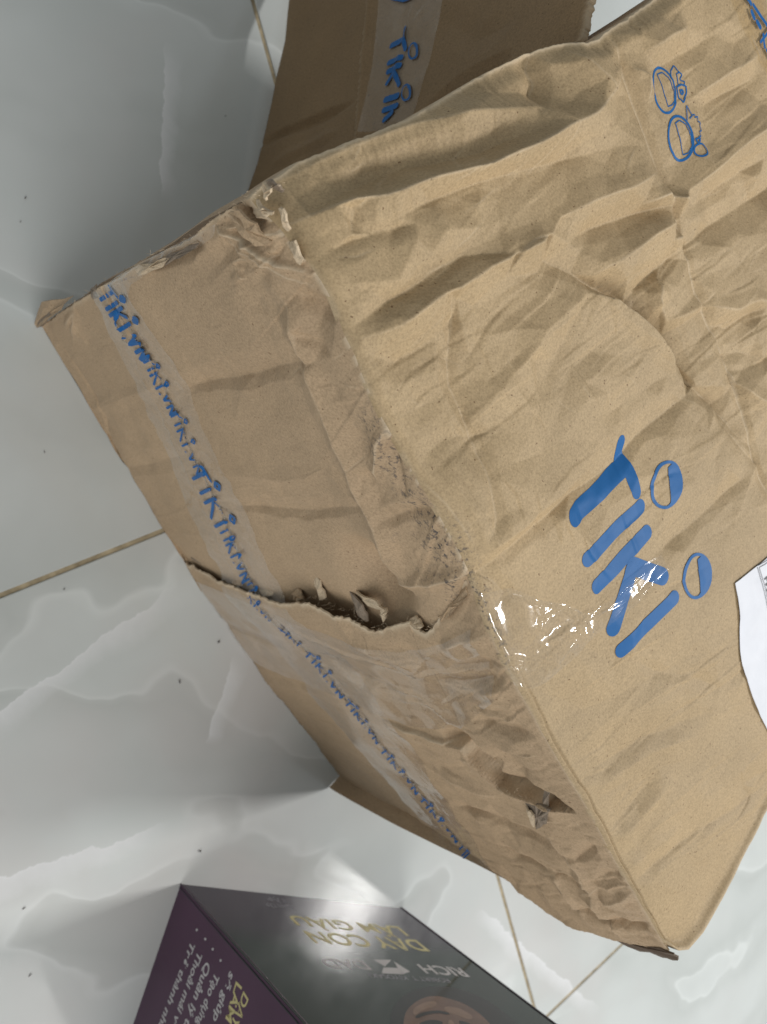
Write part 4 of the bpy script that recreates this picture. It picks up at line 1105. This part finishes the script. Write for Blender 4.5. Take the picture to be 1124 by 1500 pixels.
for st, r in (([(690, 120), (685, 160), (690, 205)], 3.2), ([(682, 165), (632, 190)], 4.2), ([(675, 240), (622, 262)], 4.0), ([(668, 272), (618, 298)], 4.0), ([(640, 285), (662, 350)], 3.6),
              ([(640, 300), (612, 345)], 3.4), ([(655, 395), (605, 412)], 4.4), ([(650, 435), (598, 455)], 4.2), ([(630, 465), (600, 495)], 4.0), ([(640, -10), (690, 0), (715, -8)], 4.5)):
    d.stroke(z1(st), r*PX2, True, 1.5e-3, 4)
for c in ((722, 213), (692, 383)):
    e = [(c[0]+18*math.cos(t)-4*math.sin(t), c[1]+32*math.sin(t)) for t in np.linspace(0, 2*math.pi, 20)]
    d.stroke(z1(e), 1.4*PX2, False, 1.5e-3, 3)
    e = [(c[0]+10+8*math.cos(t), c[1]+26*math.sin(t)) for t in np.linspace(-math.pi/2, math.pi/2, 10)]
    d.stroke(z1(e), 2.2*PX2, True, 1.5e-3, 3)
d.build('tape_print', m_ink_tape, t2)

# ------------------------------------------------------------------ book slipcase
B1 = on_z((265, 1295)); B2 = on_z((590, 1330)); B3 = on_z((190, 1500))
fx = (B1-B2); wd = np.linalg.norm(fx); fx /= wd; sx = np.array([-fx[1], fx[0], 0]);
if sx @ (B3-B1) < 0: sx = -sx
HB = .252; DP = .20
case = thing('book_slipcase', 'dark grey and purple boxed book set standing on the floor, with gold and white lettering', 'book box', tuple((B1+B2)/2+sx*DP/2))
FP = Patch(B2, B1, B2+[0, 0, HB], B1+[0, 0, HB], -sx)
SP = Patch(B1, B1+sx*DP, B1+[0, 0, HB], B1+sx*DP+[0, 0, HB], fx)
def cover_mat():
    m, nt, b = new_mat('grey_cover_print'); co = N_(nt, 'ShaderNodeTexCoord').outputs['Object']
    sepx = N_(nt, 'ShaderNodeSeparateXYZ'); nt.links.new(N_(nt, 'ShaderNodeNewGeometry').outputs['Position'], sepx.inputs[0])
    c = ramp(nt, math_(nt, 'ADD', math_(nt, 'DIVIDE', sepx.outputs[2], HB), math_(nt, 'MULTIPLY', noise(nt, co, 9, 3), .06)),
             [(.0, (.072, .060, .080)), (.34, (.064, .056, .072)), (.50, (.034, .047, .043)), (.75, (.042, .054, .050)), (1, (.045, .056, .052))])
    nt.links.new(c, b.inputs['Base Color']); b.inputs['Roughness'].default_value = .055; b.inputs['Specular IOR Level'].default_value = .10
    return m
m_cover = cover_mat()
m_purple = plain('purple_print', (.080, .033, .070), .28, .25, .08, 20)
m_gold = plain('gold_lettering', (.60, .53, .26), .4, .15, .05, 60)
m_white = plain('white_lettering', (.55, .53, .54), .4, .15, .05, 60)
m_dim = plain('grey_lettering', (.22, .21, .24), .4, .4, .05, 60)
m_skin = plain('portrait_skin_print', (.15, .085, .06), .12, .15, .2, 40)
m_skin2 = plain('portrait_highlight_print', (.23, .145, .10), .12, .15, .15, 60)
m_hair = plain('portrait_dark_print', (.011, .010, .010), .12, .15, .2, 40)
def slab(name, c0, ax, ay, az, mat, bev=.002):
    bm = bmesh.new(); bmesh.ops.create_cube(bm, size=1.0)
    ax, ay, az = (np.asarray(k, float) for k in (ax, ay, az))
    for v in bm.verts:
        p_ = np.asarray(c0)+ax*(v.co.x+.5)+ay*(v.co.y+.5)+az*(v.co.z+.5); v.co = Vector(p_)
    bmesh.ops.bevel(bm, geom=bm.edges[:], offset=bev, segments=2, affect='EDGES')
    bmesh.ops.recalc_face_normals(bm, faces=bm.faces[:])
    me = bpy.data.meshes.new(name); bm.to_mesh(me); bm.free()
    return link(name, me, mat, case)
Z = np.array([0, 0, 1.0])
front = slab('front_cover', B2+fx*.0025+sx*0, fx*(wd-.0027), sx*.0025, Z*HB, m_cover, .0008)
side = slab('side_cover', B1-fx*.0025+sx*.0006, fx*.0025, sx*DP, Z*HB, m_purple, .0008)
slab('book_block', B2+fx*.004+sx*.004+Z*.002, fx*(wd-.009), sx*(DP-.008), Z*(HB-.006), m_dim, .001)
slab('side_cover', B2+fx*0+sx*.0006, fx*.0024, sx*DP, Z*HB, m_purple, .0008)

def FT(body, s, e, cap, mat, nm='lettering'): return text_on(FP, body, s, e, cap, mat, front, nm, 1.3e-4)
FT('DẠY CON', (610, 1377.5), (443.5, 1363.7), 26, m_gold)
FT('LÀM GIÀU', (583.6, 1357.9), (421, 1341), 21, m_gold)
FT('TẬP', (418, 1317), (388, 1314), 8, m_dim)
FT('TOÀN TẬP', (430, 1327), (386, 1322), 8, m_dim)
FT('RICH', (673.7, 1418.5), (609.9, 1412.7), 20, m_white)
FT('DAD', (530.8, 1407.6), (467, 1404), 20, m_white)
FT('ROBERT T. KIYOSAKI', (655, 1434), (538, 1426), 9, m_dim)
def flat_poly(patch, px, mat, parent, name, lift=1.3e-4):
    uv = patch.inv(px); V3 = patch.pos(uv[:, 0], uv[:, 1])+patch.nrm(uv[:, 0], uv[:, 1])*lift
    return link(name, py_mesh(name, V3, [tuple(range(len(px)))]), mat, parent)
def z5(P): return [(420+x/2.5545, 1260+y/2.5545) for x, y in P]
flat_poly(FP, z5([(322, 372), (392, 374), (368, 398)]), m_white, front, 'emblem')
flat_poly(FP, z5([(400, 378), (462, 418), (432, 428)]), m_white, front, 'emblem')
flat_poly(FP, z5([(362, 402), (418, 404), (440, 428), (356, 424)]), m_white, front, 'emblem')
# generic portrait at the top of the cover: forehead, hair, brow
def blob(c, ax, bx, tilt, n=30, wob=0, seed=1):
    rnd = random.Random(seed); ph = [rnd.uniform(0, 6.28) for _ in range(3)]
    out = []
    for t in np.linspace(0, 2*math.pi, n, endpoint=False):
        k = 1+wob*(math.sin(3*t+ph[0])+.6*math.sin(5*t+ph[1]))
        x, y = ax*k*math.cos(t), bx*k*math.sin(t)
        out.append((c[0]+x*math.cos(tilt)-y*math.sin(tilt), c[1]+x*math.sin(tilt)+y*math.cos(tilt)))
    return out
PT = [
 ([(566, 1500), (574, 1470), (600, 1449), (640, 1442), (690, 1452), (735, 1478), (775, 1515), (800, 1560), (600, 1560)], m_hair),
 ([(592, 1512), (590, 1490), (600, 1472), (618, 1463), (634, 1456), (652, 1462), (672, 1466), (694, 1478), (716, 1496), (735, 1525), (740, 1560), (610, 1560)], m_skin),
 ([(604, 1478), (622, 1468), (642, 1466), (640, 1474), (618, 1480), (606, 1490)], m_skin2),
 ([(648, 1474), (672, 1476), (696, 1490), (690, 1496), (668, 1486), (650, 1482)], m_skin2),
 ([(606, 1489), (622, 1482), (644, 1480), (662, 1485), (660, 1488), (642, 1484), (624, 1487), (608, 1494)], m_hair),
 ([(612, 1500), (628, 1494), (646, 1495), (652, 1500), (640, 1503), (622, 1504)], m_hair),
 ([(672, 1494), (690, 1500), (706, 1512), (702, 1515), (686, 1505), (670, 1498)], m_hair),
 ([(655, 1494), (664, 1494), (668, 1512), (660, 1514)], m_skin2)]
for k, (P_, mt) in enumerate(PT):
    P_ = resample(np.array(P_+P_[:1], float), len(P_)*5)[:-1]; P_ = (P_+np.roll(P_, 1, 0)+np.roll(P_, -1, 0)+np.roll(P_, 2, 0)+np.roll(P_, -2, 0))/5
    flat_poly(FP, P_, mt, front, 'portrait_print', 1e-4+k*3e-5)
def ST(body, s, e, cap, mat): return text_on(SP, body, s, e, cap, mat, side, 'lettering', 1.3e-4)
def z4(P): return (180+P[0]/4.014, 1260+P[1]/4.014)
ST('Trở thành nhà', z4((405, 470)), z4((205, 985)), 10, m_white)
ST('Thoải mái về', z4((445, 530)), z4((283, 985)), 10, m_white)
ST('Quản lý tài', z4((490, 590)), z4((345, 1010)), 11, m_white)
ST('Tạo dựng', z4((545, 655)), z4((430, 960)), 11, m_white)
ST('sẽ giúp', z4((632, 650)), z4((530, 930)), 11, m_white)
ST('LÀM', z4((668, 712)), z4((605, 930)), 12, m_gold)
ST('DẠY C', z4((712, 770)), z4((600, 1050)), 14, m_gold)
for c in ((436, 410), (486, 464), (530, 524), (576, 590)):
    flat_poly(SP, blob(z4(c), 1.6, 2.0, 0, 10), m_white, side, 'bullet_point', 1.3e-4)

# ------------------------------------------------------------------ lint on the floor
def lint(px, ln, wdt, rot, label, seed):
    rnd = random.Random(seed); c = on_z(px); bm = bmesh.new()
    bmesh.ops.create_icosphere(bm, subdivisions=2, radius=1.0)
    for v in bm.verts:
        k = 1+rnd.uniform(-.3, .3)
        x = v.co.x*ln*.45*k; y = v.co.y*wdt*.5*k+ .15*ln*math.sin(v.co.x*1.6); z = v.co.z*wdt*.5*k+wdt*.5+.0004
        v.co = Vector((x*math.cos(rot)-y*math.sin(rot), x*math.sin(rot)+y*math.cos(rot), max(z, .0003)))
    me = bpy.data.meshes.new('lint'); bm.to_mesh(me); bm.free()
    o = link('lint', me, m_dust); o.location = (c[0], c[1], 0); o['label'] = label; o['category'] = 'lint'; o['group'] = 'specks of lint on the tiles'
for k, (p_, ln, wdt, rot, lb) in enumerate([
    ((263, 998), .0042, .0012, 1.3, 'dark elongated crumb on the tile left of the lower box end'),
    ((320, 940), .0030, .0017, .2, 'grey blurred crumb nearest the box foot below the torn crack'),
    ((65, 662), .0022, .0007, 1.2, 'short dark hair on the tile at the left edge above the grout line'),
    ((94, 863), .0013, .0010, 0, 'tiny dark speck just below the left grout line'),
    ((37, 290), .0016, .0013, 0, 'small dark dot on the shaded tile at far upper left'),
    ((30, 325), .0010, .0009, 0, 'tiny dark dot just below the dot at far upper left'),
    ((35, 1330), .0030, .0008, .1, 'thin dark sliver on the tile at the lower left edge'),
    ((44, 1428), .0036, .0009, .3, 'dark fibre on the tile below the sliver at lower left'),
    ((293, 1246), .0026, .0016, 1, 'grey crumb just above the slipcase corner'),
    ((330, 170), .0012, .0010, 0, 'tiny speck in the shadow between the two boxes')]):
    lint(p_, ln, wdt, rot, lb, k)
